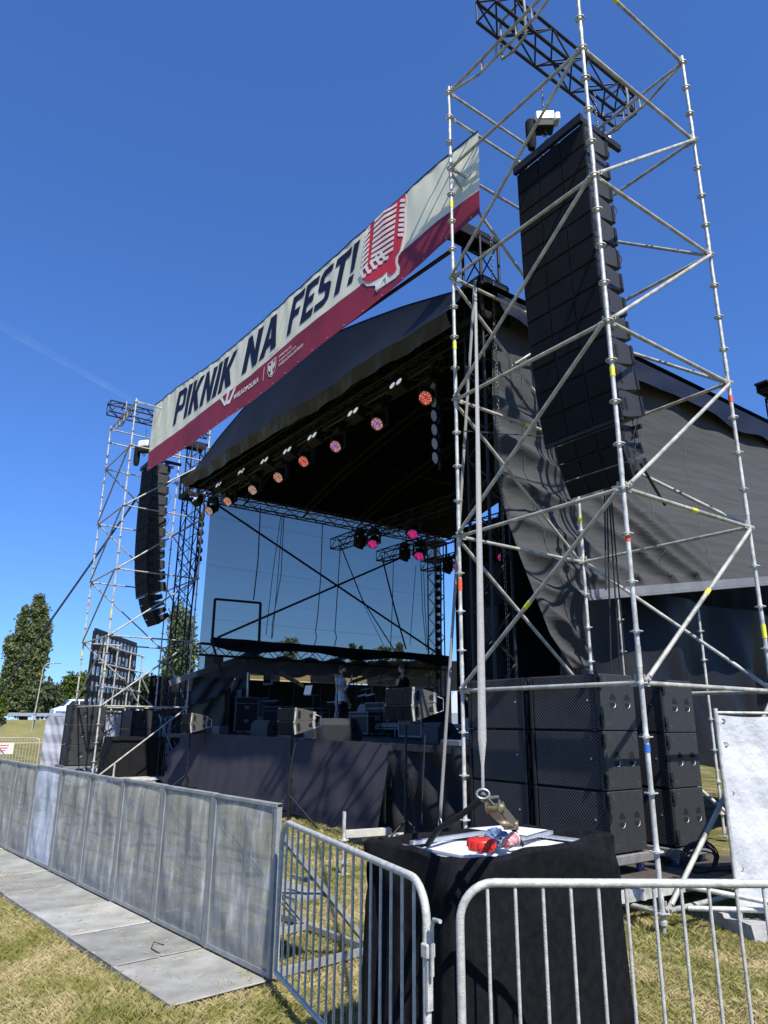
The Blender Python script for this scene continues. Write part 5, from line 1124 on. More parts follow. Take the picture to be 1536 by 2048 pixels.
# white mesh fences
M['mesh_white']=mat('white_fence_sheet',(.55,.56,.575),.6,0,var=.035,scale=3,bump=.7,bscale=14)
M['mesh_shaded']=mat('shaded_fence_sheet',(.36,.37,.43),.7,0,var=.1,scale=5,bump=.5,bscale=9)  # white sheet toned darker and bluer, shade put into its colour
def sheet_fence(label,a,b_,z0,z1,m_,foot=True,amp=.02,grp='sheeted fence panels',wind=.04):
    a=Vector(a); b_=Vector(b_); t=thing('fence_panel',label,'fence',tuple(a),0,grp); d=(b_-a); dn=d.normalized(); nn=Vector((dn.y,-dn.x,0))
    def f(u,v): 
        q=a+d*u+Vector((0,0,z0+.03+(z1-z0-.06)*v)); k=sin(pi*u)*sin(pi*v)
        return q+nn*(wind*k+amp*sin(u*d.length*9+v*3)*.5+amp*sin(v*11+u*4)*k+amp*.5*sin(u*d.length*23+v*17)*.5+amp*1.6*(abs(((u*2.0)%1)-.5)+abs(((v*3.0)%1)-.5)-.5)+amp*2.5*sin((u+v)*5.5)*k)+Vector((0,0,-.02*sin(pi*u*3)*v))
    g=MB(); g.grid(f,60,50); obj('sheet',g,m_,t)
    for q in (a,b_): obj('post',MB().path([q,q+Vector((0,0,z1+.03))],.021,10),M['galv'],t)
    for z in (z0,z1-.01): obj('rail',MB().path([a+Vector((0,0,z)),b_+Vector((0,0,z))],.014,8),M['galv'],t)
    if foot: 
        for q in (a,b_):
            g=MB(); g.prism([(-.34,0),(.34,0),(.30,.13),(.10,.13),(.08,.10),(-.08,.10),(-.10,.13),(-.30,.13)],.22,lambda u,v,w:q+nn*u+Vector((0,0,v))+dn*(w-.11)); obj('foot',g,M['concrete'],t)
    return t
q0=P(1478,1815,'x',-3.95); q0.z=0
sheet_fence('bright white sheeted fence panel at the right edge standing on a grey block',q0,q0+Vector((.95,1.95,0)),.17,1.93,M['mesh_white'],amp=.022)
_f=[o for o in C.objects if o.name.startswith('fence_panel')][-1]
for k in range(8): obj('eyelet_tie',MB().path([q0+Vector((.03+.02*cos(a),.05+.02*cos(a),.30+k*.22+.02*sin(a))) for a in [2*pi*i/8 for i in range(8)]],.004,5,closed=True),M['rubber'],_f)
sheet_fence('white sheeted fence panel left of the far subwoofers',(-28.0,5.72,0),(-25.7,7.6,0),.1,1.95,M['mesh_shaded'],False,.05)
sheet_fence('pale sheeted fence panel behind the far tower beside the draped box',(-26.2,8.7,0),(-25.2,11.2,0),.1,1.95,M['mesh_shaded'],False,.04)
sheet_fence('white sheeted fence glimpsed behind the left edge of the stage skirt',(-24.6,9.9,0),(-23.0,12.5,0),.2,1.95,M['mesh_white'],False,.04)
# ------------------------------------------------------------------ crowd barriers
def crowd_fence(label,a,b_,n,grp='bent tube crowd barriers',z0=.12,z1=1.1,r=.019,legs=True,hook=0):
    a=Vector(a); b_=Vector(b_); d=b_-a; L=d.length; dn=d.normalized(); nn=Vector((-dn.y,dn.x,0)); t=thing('crowd_barrier',label,'crowd barrier',tuple(a),0,grp)
    R_=.16; pts=[a+Vector((0,0,z0))]
    def arc(cx,cz,a0,a1):
        for k in range(9):
            q=a0+(a1-a0)*k/8; pts.append(a+dn*(cx+R_*cos(q))+Vector((0,0,cz+R_*sin(q))))
    arc(R_,z1-R_,pi,pi/2); arc(L-R_,z1-R_,pi/2,0); pts.append(b_+Vector((0,0,z0)))
    obj('hoop_frame',MB().path(pts,r,14),M['fence'],t)
    obj('bottom_rail',MB().path([a+Vector((0,0,z0)),b_+Vector((0,0,z0))],r*.9,12),M['fence'],t)
    for i in range(n):
        s=(i+1)/(n+1)*L; top=z1
        if s<R_: top=z1-R_+sqrt(max(0,R_**2-(R_-s)**2))
        if s>L-R_: top=z1-R_+sqrt(max(0,R_**2-(s-L+R_)**2))
        q=a+dn*s; obj('bar',MB().path([q+Vector((0,0,z0)),q+Vector((0,0,top-.005))],.0082,8),M['fence'],t)
    if legs:
        for s in (.28,L-.28):
            q=a+dn*s; g=MB(); g.path([q+nn*.32,q+nn*.27+Vector((0,0,.03)),q+Vector((0,0,z0+.02)),q-nn*.27+Vector((0,0,.03)),q-nn*.32],.014,8); obj('foot',g,M['fence'],t)
    if hook:
        g=MB(); q=b_+Vector((0,0,.83)); g.box(q+dn*.012,(.05,.05,.06),bev=.006); g.box(q+dn*.02-Vector((0,0,.12)),(.016,.03,.22)); obj('hook_plate',g,M['fence'],t)
        g=MB(); g.path([q+dn*.05+Vector((0,0,-.09)),q+dn*.05+Vector((0,0,.10)),q+dn*.07+Vector((0,0,.135)),q+dn*.13+Vector((0,0,.14))],.009,8); obj('hook',g,M['fence'],t)
    return t
fA0=Vector((-5.02,2.74,0)); fA1=Vector((-2.785,2.275,0)); fB0=Vector((-2.70,2.40,0)); dB=Vector((.567,.823,0)).normalized()
crowd_fence('crowd barrier running from the end of the steel barrier to the draped tank',fA0,fA1,17,hook=1,legs=False)
crowd_fence('crowd barrier in front of the draped tank crossing to the right edge',fB0,fB0+dB*2.3,17)
crowd_fence('left one of the distant crowd barriers at the left edge',(-33.8,3.9,0),(-31.5,6.3,0),24,legs=True); crowd_fence('right one of the distant crowd barriers beside the white sheet fence',(-31.3,6.4,0),(-29.4,8.2,0),24)
g=MB(); c=P(6,1497,'x',-33.0); g.box(c,(.02,.75,.42)); obj('notice',g,M['white'],None,'small white notice hung on the distant crowd barrier','sign')
g=MB()
for k in range(3): g.box(c+Vector((.014,-.05,.12-k*.10)),(.004,.5-.1*k,.035))
s_=[o for o in C.objects if o.name.startswith('notice')][0]; obj('print',g,M['red'],s_)
# ------------------------------------------------------------------ steel front of stage barrier
M['mojo']=mat('barrier_zinc',(.38,.375,.335),.5,.15,var=.45,scale=5,bump=.2,bscale=60,col2=(.20,.215,.215))
def mojo_panel_mat():
    m=perforated('barrier_punched_sheet',(.30,.32,.325),(0,0,0),'xz',.017,.21,alpha=True,metal=.05,rough=.6)
    n,l,b=nodes(m); tc=n.new('ShaderNodeTexCoord'); mp=n.new('ShaderNodeMapping'); mp.inputs['Scale'].default_value=(5,5,1.3); mp.inputs['Rotation'].default_value=(0,radians(-14),0); oi=n.new('ShaderNodeObjectInfo')
    ad=n.new('ShaderNodeVectorMath'); ad.operation='MULTIPLY_ADD'; ad.inputs[1].default_value=(1,1,1); l.new(tc.outputs['Object'],ad.inputs[0]); sc=n.new('ShaderNodeVectorMath'); sc.operation='SCALE'; sc.inputs[0].default_value=(40,20,30); l.new(oi.outputs['Random'],sc.inputs['Scale']); l.new(sc.outputs[0],ad.inputs[2])
    l.new(ad.outputs[0],mp.inputs[0]); t=n.new('ShaderNodeTexNoise'); t.inputs['Scale'].default_value=1.6; t.inputs['Detail'].default_value=9; t.inputs['Roughness'].default_value=.68; l.new(mp.outputs[0],t.inputs['Vector'])
    r=n.new('ShaderNodeValToRGB'); e=r.color_ramp.elements; e[0].position=.3; e[0].color=(.19,.19,.16,1); e[1].position=.74; e[1].color=(.78,.79,.78,1); x=e.new(.54); x.color=(.38,.375,.33,1)  # slanted noise: zinc blotches plus shadow streaks put into the colour
    l.new(t.outputs['Fac'],r.inputs[0]); l.new(r.outputs[0],b.inputs['Base Color'])
    return m
M['mojo_panel']=mojo_panel_mat()
M['plate']=mat('tread_plate',(.47,.465,.42),.6,.05,col2=(.27,.265,.235),scale=3.3,bump=.1,bscale=50)
n,l,b=nodes(M['plate']); _s=[k.from_socket for k in l if k.to_socket==b.inputs['Base Color']][0]; _o=n.new('ShaderNodeObjectInfo'); _r=n.new('ShaderNodeMapRange'); _r.inputs['To Min'].default_value=.62; _r.inputs['To Max'].default_value=1.35; l.new(_o.outputs['Random'],_r.inputs['Value']); _m=n.new('ShaderNodeVectorMath'); _m.operation='SCALE'; l.new(_s,_m.inputs[0]); l.new(_r.outputs[0],_m.inputs['Scale']); l.new(_m.outputs[0],b.inputs['Base Color'])
v=plane_vec(M['plate'],'xy',pi/4,42); ch=n.new('ShaderNodeTexVoronoi'); ch.voronoi_dimensions='2D'; ch.inputs['Randomness'].default_value=0; ch.inputs['Scale'].default_value=1; l.new(v,ch.inputs['Vector']); bp=n.new('ShaderNodeBump'); bp.inputs['Strength'].default_value=.6; bp.inputs['Distance'].default_value=.003; l.new(ch.outputs['Distance'],bp.inputs['Height']); l.new(bp.outputs[0],b.inputs['Normal'])
def make_barrier(label):
    """origin at right foot of the panel; panel runs along -x, plate toward -y"""
    W=.985; t=thing('stage_barrier',label,'stage barrier',(0,0,0),0); Hh=1.2
    g=MB(); g.beam((0-.02,0,.04),(-.02,0,Hh),.04,.045,up=(0,1,0)); g.beam((-W+.02,0,.04),(-W+.02,0,Hh),.04,.045,up=(0,1,0)); g.box((-W/2,0,Hh-.012),(W,.05,.03),bev=.004); g.box((-W/2,0,.06),(W-.08,.04,.035)); obj('frame',g,M['mojo'],t,local=True)
    g=MB()
    def pf(u,v): d=abs(2*u-1)+abs(2*v-1); k=min(1,min(u,1-u,v,1-v)*12); return Vector((-.04-(W-.08)*u,-.012-k*(.020*max(0,1-abs(d-.95)*1.3)+.004*sin(u*9+v*7)),.075+(Hh-.10)*v))
    g.grid(pf,24,30); obj('punched_sheet',g,M['mojo_panel'],t,local=True)
    g=MB()
    for zz in (.42,.80): g.beam((-.04,.016,zz),(-W+.04,.016,zz),.02,.03)
    g.beam((-W*.5,.016,.08),(-W*.5,.016,Hh-.03),.03,.02,up=(0,1,0)); obj('stiffener',g,M['mojo'],t,local=True)
    for x in (-.05,-W+.05):
        g=MB(); g.beam((x,.03,1.0),(x,.92,.10),.035,.05,up=(1,0,0)); obj('back_strut',g,M['mojo'],t,local=True)
        g=MB(); g.beam((x,.02,.05),(x,1.02,.05),.04,.05); obj('foot_beam',g,M['mojo'],t,local=True)
    g=MB(); g.beam((-.03,.97,.05),(-W+.03,.97,.05),.045,.045); g.beam((-.05,.35,.62),(-.30,.35,.62),.03,.03); g.box((-W/2,.38,.50),(W-.1,.30,.02)); obj('step',g,M['mojo'],t,local=True)
    g=MB(); g.box((-W/2,-.40,.030),(W-.016,.74,.012),bev=.004); g.box((-W/2,-.755,.022),(W-.006,.03,.04)); pl=obj('floor_plate',g,M['plate'],t,local=True)
    return t
bp_=[Vector((-5.15,2.78,0)),Vector((-12.85,2.085,0))]
d=(bp_[1]-bp_[0]).normalized(); ang=atan2(d.y,d.x)-pi
pb=make_barrier('steel barrier section at the right end with its plate corner on the grass')
lab=['steel barrier section at the right end with its plate corner on the grass','second steel barrier section from the right end','third steel barrier section from the right end','fourth steel barrier section from the right end','fifth steel barrier section from the right end','steel barrier section streaked with white, sixth from the right end','seventh steel barrier section from the right end','steel barrier section with the small cable hatch near the left edge','steel barrier section cut by the left frame edge']
for i in range(9):
    loc=bp_[0]+d*(i*.99)+Vector((0,0,.004*(i%3)))
    # gentle bend of the line
    loc.y-=0.0
    if i==0: o=pb; o.location=loc; o.rotation_euler=(0,0,ang)
    else: o=dup(pb,loc,ang)
    tag(o,lab[i],None,'steel barrier sections in front of the stage')
    if i==7:
        g=MB(); g.box((-.80,-.016,.33),(.14,.012,.24)); h=obj('hatch',g,M['void'],o,local=True)
        g=MB(); 
        for (cx,cz,w_,h2) in ((-.80,.455,.17,.02),(-.80,.205,.17,.02),(-.88,.33,.02,.25),(-.72,.33,.02,.25)): g.box((cx,-.028,cz),(w_,.02,h2))
        g.box((-.79,-.03,.30),(.08,.02,.025)); obj('hatch_rim',g,M['alu'],h,local=True)
# mark the limed panel
for ch_ in [c for c in C.objects if c.get('label','').startswith('steel barrier section streaked')][0].children:
    if ch_.name.startswith('punched_sheet'):
        mm=M['mojo_panel'].copy(); mm.name='limed_punched_sheet'; ch_.data=ch_.data.copy(); ch_.data.materials[0]=mm
        for nd in mm.node_tree.nodes:
            if nd.type=='VALTORGB' and len(nd.color_ramp.elements)==3: e=nd.color_ramp.elements; e[0].position=.25; e[1].position=.42; e[2].position=.60; e[1].color=(.40,.43,.45,1); e[2].color=(.75,.79,.84,1)
obj('cable_tie',MB().path([(-6.35,2.42,.045),(-6.42,2.36,.06),(-6.30,2.30,.05),(-6.15,2.32,.042)],.004,5),M['rubber'],None,'thin black cable tie lying on the barrier floor plates','cable tie')
# short jack posts behind the barrier
def jack(label,x,y,h=.75):
    t=thing('scaffold_spigot',label,'scaffold part',(x,y,0),0,'short upright scaffold pieces'); obj('tube',MB().path([(x,y,.02),(x,y,h)],.024,10),M['galv'],t); g=MB(); ring(g,(x,y,h*.55)); ring(g,(x,y,h*.2)); obj('collar',g,M['galv'],t); obj('foot',MB().box((x,y,.01),(.15,.15,.012)),M['galv'],t)
q=P(686,1750,'z',0); jack('short upright scaffold tube on the grass between barrier and tank',q.x,q.y,.72)
q=P(222,1595,'x',-19.5); jack('short white tube standing near the draped box',q.x,q.y,.75)
for lab_,pa,pb_ in (('pale timber beam stub behind the draped tank',P(690,1668,'z',.28),P(780,1662,'z',.3)),):
    g=MB(); g.beam(pa,pb_,.12,.09); g.beam(pa+Vector((0,.3,-.08)),pb_+Vector((0,.3,-.08)),.1,.07); obj('timber_stack',g,M['palewood'],None,lab_,'timber')
# ------------------------------------------------------------------ draped ballast tank
ZT=1.135
cor=[Vector((-3.63,2.52,0)),Vector((-2.90,2.56,0)),Vector((-2.97,3.96,0)),Vector((-3.78,3.80,0))]
def peri(s):
    s=(s%1)*4; i=int(s)%4; f=s-int(s); a,b_=cor[i],cor[(i+1)%4]; p=a*(1-f)+b_*f
    c=(cor[0]+cor[1]+cor[2]+cor[3])/4; k=1-.035*(1-min(1,min(f,1-f)/.06)); return c+(p-c)*k, (p-c).normalized()
def drape(u,v):
    p,n_=peri(u); a=u*2*pi; low=1-v
    f=(.008+.034*low)*sin(a*11+1.5*sin(a*3))+.010*sin(a*37+v*2)*low+.025*low**.8
    crease=.055*sin(v*20+sin(a*2)*3+a*1.5)*max(0,(v-.70)/.3)*(.6+.4*sin(a*5))
    z=.0+(ZT+.012*sin(a*2+1)+.006*sin(a*9))*v
    return Vector((p.x,p.y,z))+n_*(f+crease*.7)
t=thing('ballast_tank','waist high tank draped in black velour, white top with a red cap','water tank',(-3.3,3.2,0))
g=MB(); g.grid(drape,220,50); obj('velour_drape',g,M['drape'],t)
def rim(u,v):
    p,n_=peri(u); a=u*2*pi; q=drape(u,1); inn=v
    wid=.075+.022*sin(a*3+.7)+.012*sin(a*7)
    if .22<u<.30 or .72<u<.80: wid+=.03
    return q-n_*(wid*inn*1.3)+Vector((0,0,.026*sin(pi*min(1,inn*1.3))+.006*sin(a*17+inn*5)*inn-.045*inn**2))
g=MB(); g.grid(rim,220,10); obj('drape_rim',g,M['drape'],t)
M['tanktop']=mat('white_tank_plastic',(.70,.72,.72),.35,0,bump=.15,bscale=6)
c0=(cor[0]+cor[1]+cor[2]+cor[3])/4
def ttop(u,v):
    a=cor[0]*(1-u)+cor[1]*u; b_=cor[3]*(1-u)+cor[2]*u; p=a*(1-v)+b_*v; p=c0+(p-c0)*.93; return Vector((p.x,p.y,ZT-.055+.035*(sin(pi*u)*sin(pi*v))**.5+.01*sin(v*18)))
g=MB(); g.grid(ttop,24,36); obj('tank_body',g,M['tanktop'],t)
g=MB()
for (a,b_) in ((.08,.10),(.93,.90)): g.path([Vector(ttop(.12,a))+Vector((0,0,.03)),Vector(ttop(.88,a))+Vector((0,0,.03))],.012,8)
g.beam(ttop(.16,.16)+Vector((0,0,.035)),ttop(.30,.78)+Vector((0,0,.04)),.035,.02); g.beam(ttop(.70,.30)+Vector((0,0,.04)),ttop(.62,.86)+Vector((0,0,.05)),.03,.02)
obj('cage_bar',g,M['alu'],t)
lp=P(963,1692,'z',ZT+.03)
g=MB(); g.lathe([(.072,-.02),(.075,.0),(.075,.028),(.068,.036),(.02,.038)],lp,28)
for k in range(14): a=2*pi*k/14; g.box(lp+Vector((.074*cos(a),.074*sin(a),.012)),(.012,.012,.03),R=Matrix.Rotation(a,3,'Z'))
obj('red_cap',g,M['red'],t)
def cup(nm,px,py,c1,lab,rot,L=.11,r=.033,col=None):
    p=P(px,py,'z',ZT+.045); R_=Matrix.Rotation(rot,3,'Z')@Matrix.Rotation(radians(82),3,'Y'); tt=thing(nm,lab,'rubbish',tuple(p))
    obj('body',MB().lathe([(r*.72,0),(r*.8,.01),(r,L)],p,16,0,R_),c1,tt); obj('rim',MB().lathe([(r*1.04,L-.004),(r*1.04,L+.004)],p,16,0,R_),M['white'],tt)
M['cupred']=mat('crumpled_red_can',(.6,.03,.03),.35,.2,col2=(.75,.6,.58),scale=40,bump=.5,bscale=60)
cup('paper_cup',1012,1688,M['cupred'],'red and white drinks cup lying on the tank top',1.9,.10,.036)
g=MB(); bc=P(992,1676,'z',ZT+.05)
def crump(u,v): a=u*2*pi; th_=v*pi; r=.052*(1+.25*sin(a*5+th_*4)+.15*sin(a*9-th_*7)); return bc+Vector((r*sin(th_)*cos(a)*1.3,r*sin(th_)*sin(a),r*cos(th_)*.8))
g.grid(crump,24,14,smooth=False); M['bluewrap']=mat('crumpled_blue_wrapper',(.03,.10,.28),.25,.2,col2=(.35,.45,.55),scale=50); obj('wrapper',g,M['bluewrap'],None,'crumpled blue wrapper next to the red cup on the tank','rubbish')
g=MB(); q=ttop(.30,.75); g.add([q+Vector((-.12,-.2,.05)),q+Vector((.3,-.12,.05)),q+Vector((.25,.12,.06)),q+Vector((-.1,.1,.05))],[(0,1,2,3)]); obj('paper_sheet',g,M['white'],None,'white sheet of paper lying on the back of the tank top','paper')
# ------------------------------------------------------------------ straps and ratchet
sa=P(966,1588,'z',1.50); top_=Vector((posR[1][0],6.66,H0+8.02))
g=MB(); dd=(top_-sa); wv=Vector((.6,.8,0)).normalized()
def st1(u,v): p=sa+dd*u; tw=.9*sin(u*2.5); w_=Vector((.6*cos(tw)-.8*sin(tw)*.3,.8*cos(tw)+.6*sin(tw)*.3,0)).normalized(); return p+w_*((v-.5)*.040*(.35 if u<.02 else 1))
g.grid(st1,60,1); g2=MB(); g2.v=list(g.v); 
o=obj('tension_strap',g,M['strap'],None,'long grey tension strap rising from the draped tank up the near tower','strap','grey tension straps of the near tower')
sm=o.modifiers.new('t','SOLIDIFY'); sm.thickness=.003
a2=P(950,560,'y',6.5); b2=P(880,1640,'y',6.1)
def st2(u,v): p=a2+(b2-a2)*u; return p+Vector((.6,.8,0))*((v-.5)*.040)
g=MB(); g.grid(st2,40,1); o=obj('tension_strap',g,M['strap'],None,'second grey tension strap dropping behind the left post of the near tower','strap','grey tension straps of the near tower'); sm=o.modifiers.new('t','SOLIDIFY'); sm.thickness=.003
g=MB(); g.path([b2+Vector((.03*sin(a),0,-.05+.07*cos(a))) for a in [2*pi*k/12 for k in range(12)]],.008,6,closed=True); obj('anchor_hook',g,M['alu'],None,'steel hook at the foot of the second strap','hook')
t=thing('ratchet','steel ratchet buckle lying over the edge of the draped tank','ratchet',tuple(sa))
g=MB(); g.path([sa+Vector((.02*sin(a),.02*sin(a),.02*cos(a))) for a in [2*pi*k/12 for k in range(12)]],.005,6,closed=True); obj('ring',g,M['alu'],t)
rb=P(1022,1650,'z',1.26); r0=P(985,1610,'z',1.44)
g=MB(); g.beam(sa,r0,.02,.006); obj('webbing',g,M['strap'],t)
M['brass']=mat('zinc_passivated_steel',(.42,.36,.26),.3,.8,var=.3,scale=30)
dd=(rb-r0).normalized(); sd=dd.cross(Vector((0,0,1))).normalized()
g=MB()
for s in(-1,1): g.beam(r0+sd*.03*s,rb+dd*.03+sd*.03*s,.004,.05)
g.beam(r0+dd*.02-sd*.035,r0+dd*.02+sd*.035,.012,.012); g.path([rb-sd*.04,rb+sd*.04],.026,14); g.path([r0+dd*.09-sd*.045,r0+dd*.09+sd*.045],.02,12); obj('frame',g,M['brass'],t)
g=MB(); 
for s in (-1,1): g.disc(r0+dd*.10+sd*.037*s,tuple(sd),.030,.005,14)
g.path([r0+Vector((0,0,.03))-sd*.03,r0+Vector((0,0,.035))+sd*.03],.008,8); obj('handle',g,M['brass'],t)
tb=P(1045,1690,'z',ZT+.01)
g=MB(); g.path([rb,rb+Vector((.02,.02,-.05)),tb],.012,6); obj('strap_end',g,M['strap_blk'],t)
g=MB(); e=P(855,1690,'z',ZT+.02); g.path([sa+Vector((0,0,-.02)),lerp(sa,e,.4)+Vector((0,0,.0)),lerp(sa,e,.75)+Vector((0,0,.03)),e],.016,6); obj('tension_strap',g,M['strap_blk'],None,'black strap tail running from the ratchet ring over the tank rim','strap')
# guy wires
def cable(label,a,b_,r=.02,m_='rubber',grp=None,name='guy_cable'): obj(name,MB().path([a,b_],r,6),M[m_],None,label,'cable',grp)
cable('thick black guy cable running from the far tower down to the left edge',P(352,885,'y',8.0),P(-125,1563,'z',0),.035)
cable('thin dark cord tying the near array to the black tower',P(925,862,'y',6.25),P(1105,874,'y',7.25),.009)
for k,(a,b_) in enumerate(((P(1213,955,'x',-5.6),P(1222,1340,'x',-5.9)),(P(1216,955,'x',-5.6),P(1240,1345,'x',-5.9)),(P(1219,955,'x',-5.6),P(1252,1350,'x',-5.9)),(P(1209,955,'x',-5.6),P(1212,1180,'x',-5.6)))):
    cable(['leftmost array cable hanging down behind the near subwoofers','second array cable hanging down behind the near subwoofers','third array cable hanging down behind the near subwoofers','short array cable ending at the tarpaulin fold'][k],a,b_,.012,grp='cables hanging from the near array')
cable('black safety rope pulling the near array toward the back right',P(1280,925,'x',-4.9),P(1330,1010,'x',-5.2),.02,grp=None)
# tangle of cables on the far tower's foot
g=MB()
for k in range(9):
    x=-24.2; y=6.75+RNG.uniform(-.25,.25); pts=[(x+RNG.uniform(-.05,.05),y+RNG.uniform(-.2,.2),2.1-i*.24) for i in range(9)]; g.path(pts,.012,5)
obj('cable_bundle',g,M['rubber'],None,'tangle of black cables hanging beside the far subwoofers','cable','loose cables')
# ------------------------------------------------------------------ gear on the stage
ZS=1.452
M['caseedge']=mat('case_edge_alu',(.20,.21,.22),.45,.4)
def road_case(label,x,y,w_,d_,h_,z=ZS,grp='flight cases on the stage'):
    t=thing('flight_case',label,'flight case',(x,y,z),0,grp); g=MB(); g.box((x,y,z+h_/2+.06),(w_,d_,h_),bev=.01); obj('box',g,M['flight'],t)
    g=MB(); e=.03
    for sx in(-1,1):
        for sy in(-1,1): g.beam((x+sx*w_/2,y+sy*d_/2,z+.06),(x+sx*w_/2,y+sy*d_/2,z+.06+h_),e,e,up=(0,1,0))
        for zz in (z+.06,z+.06+h_,z+.06+h_*.82): g.beam((x+sx*w_/2,y-d_/2,zz),(x+sx*w_/2,y+d_/2,zz),e,e)
    for sy in(-1,1):
        for zz in (z+.06,z+.06+h_,z+.06+h_*.82): g.beam((x-w_/2,y+sy*d_/2,zz),(x+w_/2,y+sy*d_/2,zz),e,e)
    obj('edge_trim',g,M['caseedge'],t)
    for zz in (.3,.7): obj('handle',MB().box((x+w_/2+.012,y,z+.06+h_*zz),(.02,.14,.10),bev=.005),M['caseedge'],t)
    for sx in(-1,1):
        for sy in(-1,1): obj('caster',MB().disc((x+sx*w_*.38,y+sy*d_*.38,z+.03),(1,0,0),.03,.025,10),M['rubber'],t)
    return t
p=P(480,1440,'y',10.0); road_case('tall flight case with a screen on top at the left of the stage',p.x,10.0,.9,.75,1.0)
p2=P(403,1370,'y',9.2)
t=thing('stage_monitor_screen','small pale grey monitor standing on the tall flight case','screen',(p.x,10,2.5)); g=MB(); g.box((p.x-.1,9.95,2.52+.13),(.62,.08,.28),bev=.01); obj('case',g,M['blk_plastic'],t); obj('screen',MB().box((p.x-.1,9.905,2.65),(.52,.01,.22)),mat('dim_screen',(.3,.33,.33),.3),t)
for lab_,px,Y,w_,d_,h_ in (('low black flight case behind the monitor wedges, left half',560,11.5,1.0,.7,.75),('black flight case in the middle rear of the stage',770,12.0,.9,.7,.8),('black flight case on the right rear of the stage',845,10.4,.8,.7,.85),('black flight case left of the singer',625,12.0,1.0,.6,.7),('flat flight case right of the singer',735,11.5,.9,.6,.55)):
    q=P(px,1443,'y',Y); road_case(lab_,q.x,Y,w_,d_,h_)
M['wedge_paint']=mat('wedge_paint',(.038,.037,.035),.6,0,var=.2,scale=30,bump=.12,bscale=260)
def wedge_mon(label,x,y,rz,sc=1,grp='floor monitor wedges'):
    t=thing('monitor_wedge',label,'floor monitor',(x,y,ZS),rz,grp); W_=.68*sc
    prof=[(-.28,0),(-.30,.10),(-.02,.40),(.20,.40),(.30,.28),(.30,0)]
    g=MB(); g.prism([(a*sc,b_*sc) for a,b_ in prof],W_,lambda a,b_,w:(w-W_/2,a,b_)); obj('cabinet',g,M['wedge_paint'],t,local=True)
    g=MB(); g.add([(-W_/2+.03,-.294*sc-.004,.12*sc),(W_/2-.03,-.294*sc-.004,.12*sc),(W_/2-.03,-.04*sc-.004,.385*sc),(-W_/2+.03,-.04*sc-.004,.385*sc)],[(0,1,2,3)]); obj('grille',g,M['grille'],t,local=True)
    for s in (1,-1): g=MB(); g.disc((s*(W_/2+.002),.05*sc,.2*sc),(1,0,0),.075*sc,.004,14); obj('port',g,M['void'],t,local=True)
q=P(675,1480,'y',8.0); wedge_mon('big monitor wedge at the stage edge, lit by the sun',q.x,8.05,pi+.5,1.05)
q=P(535,1475,'y',8.6); wedge_mon('dark monitor wedge left of the big lit wedge',q.x,8.6,pi+.2,.95)
q=P(860,1478,'y',8.6); wedge_mon('dark monitor wedge behind the nearest front fill speakers',q.x,8.9,pi-.2,.9)
for lab_,px,Y,s in (('small dark box at the stage edge left of the big wedge',628,7.9,(.35,.3,.22)),('low pale effects unit on the stage edge left',440,8.4,(.5,.3,.22)),('pale grey box at the stage edge beside the left tower case',410,9.2,(.4,.3,.3)),('small cable box at the right end of the stage edge',905,7.9,(.35,.25,.10))):
    q=P(px,1470,'y',Y); g=MB(); g.box((q.x,Y,ZS+s[2]/2),s,bev=.015); obj('stage_box',g,mat('stage_box_grey',(.07,.08,.08),.5),None,lab_,'box','small boxes on the stage')
q=P(643,1472,'y',7.95); obj('paper_note',MB().box((q.x,7.95,ZS+.26),(.22,.16,.01),R=Matrix.Rotation(.3,3,'X')),M['white'],None,'white sheet propped on the box beside the big wedge','paper')
# open case with lid at right end
q=P(915,1462,'y',7.8); t=thing('open_case','small open equipment case at the right end of the stage edge','case',(q.x,7.8,ZS)); obj('base',MB().box((q.x,7.8,ZS+.05),(.42,.3,.09),bev=.01),M['caseedge'],t); obj('lid',MB().box((q.x+.12,7.98,ZS+.26),(.36,.03,.36),R=Matrix.Rotation(-.3,3,'X'),bev=.01),mat('grey_lid',(.13,.14,.15),.4),t)
# low riser behind
t=thing('stage_riser','low black riser with a silver edge behind the singer','riser',(-15.5,12.2,ZS)); g=MB(); g.box((-15.3,12.6,ZS+.30),(6.4,2.2,.05)); obj('platform',g,M['deckply'],t); g=MB(); g.beam((-18.5,11.48,ZS+.28),(-12.1,11.48,ZS+.28),.03,.10); g.beam((-18.5,11.46,ZS+.19),(-12.1,11.46,ZS+.19),.02,.03); obj('edge_rail',g,M['caseedge'],t)
for i in range(7): obj('leg',MB().path([(-18.3+i,11.5,ZS),(-18.3+i,11.5,ZS+.26)],.02,6),M['caseedge'],t)
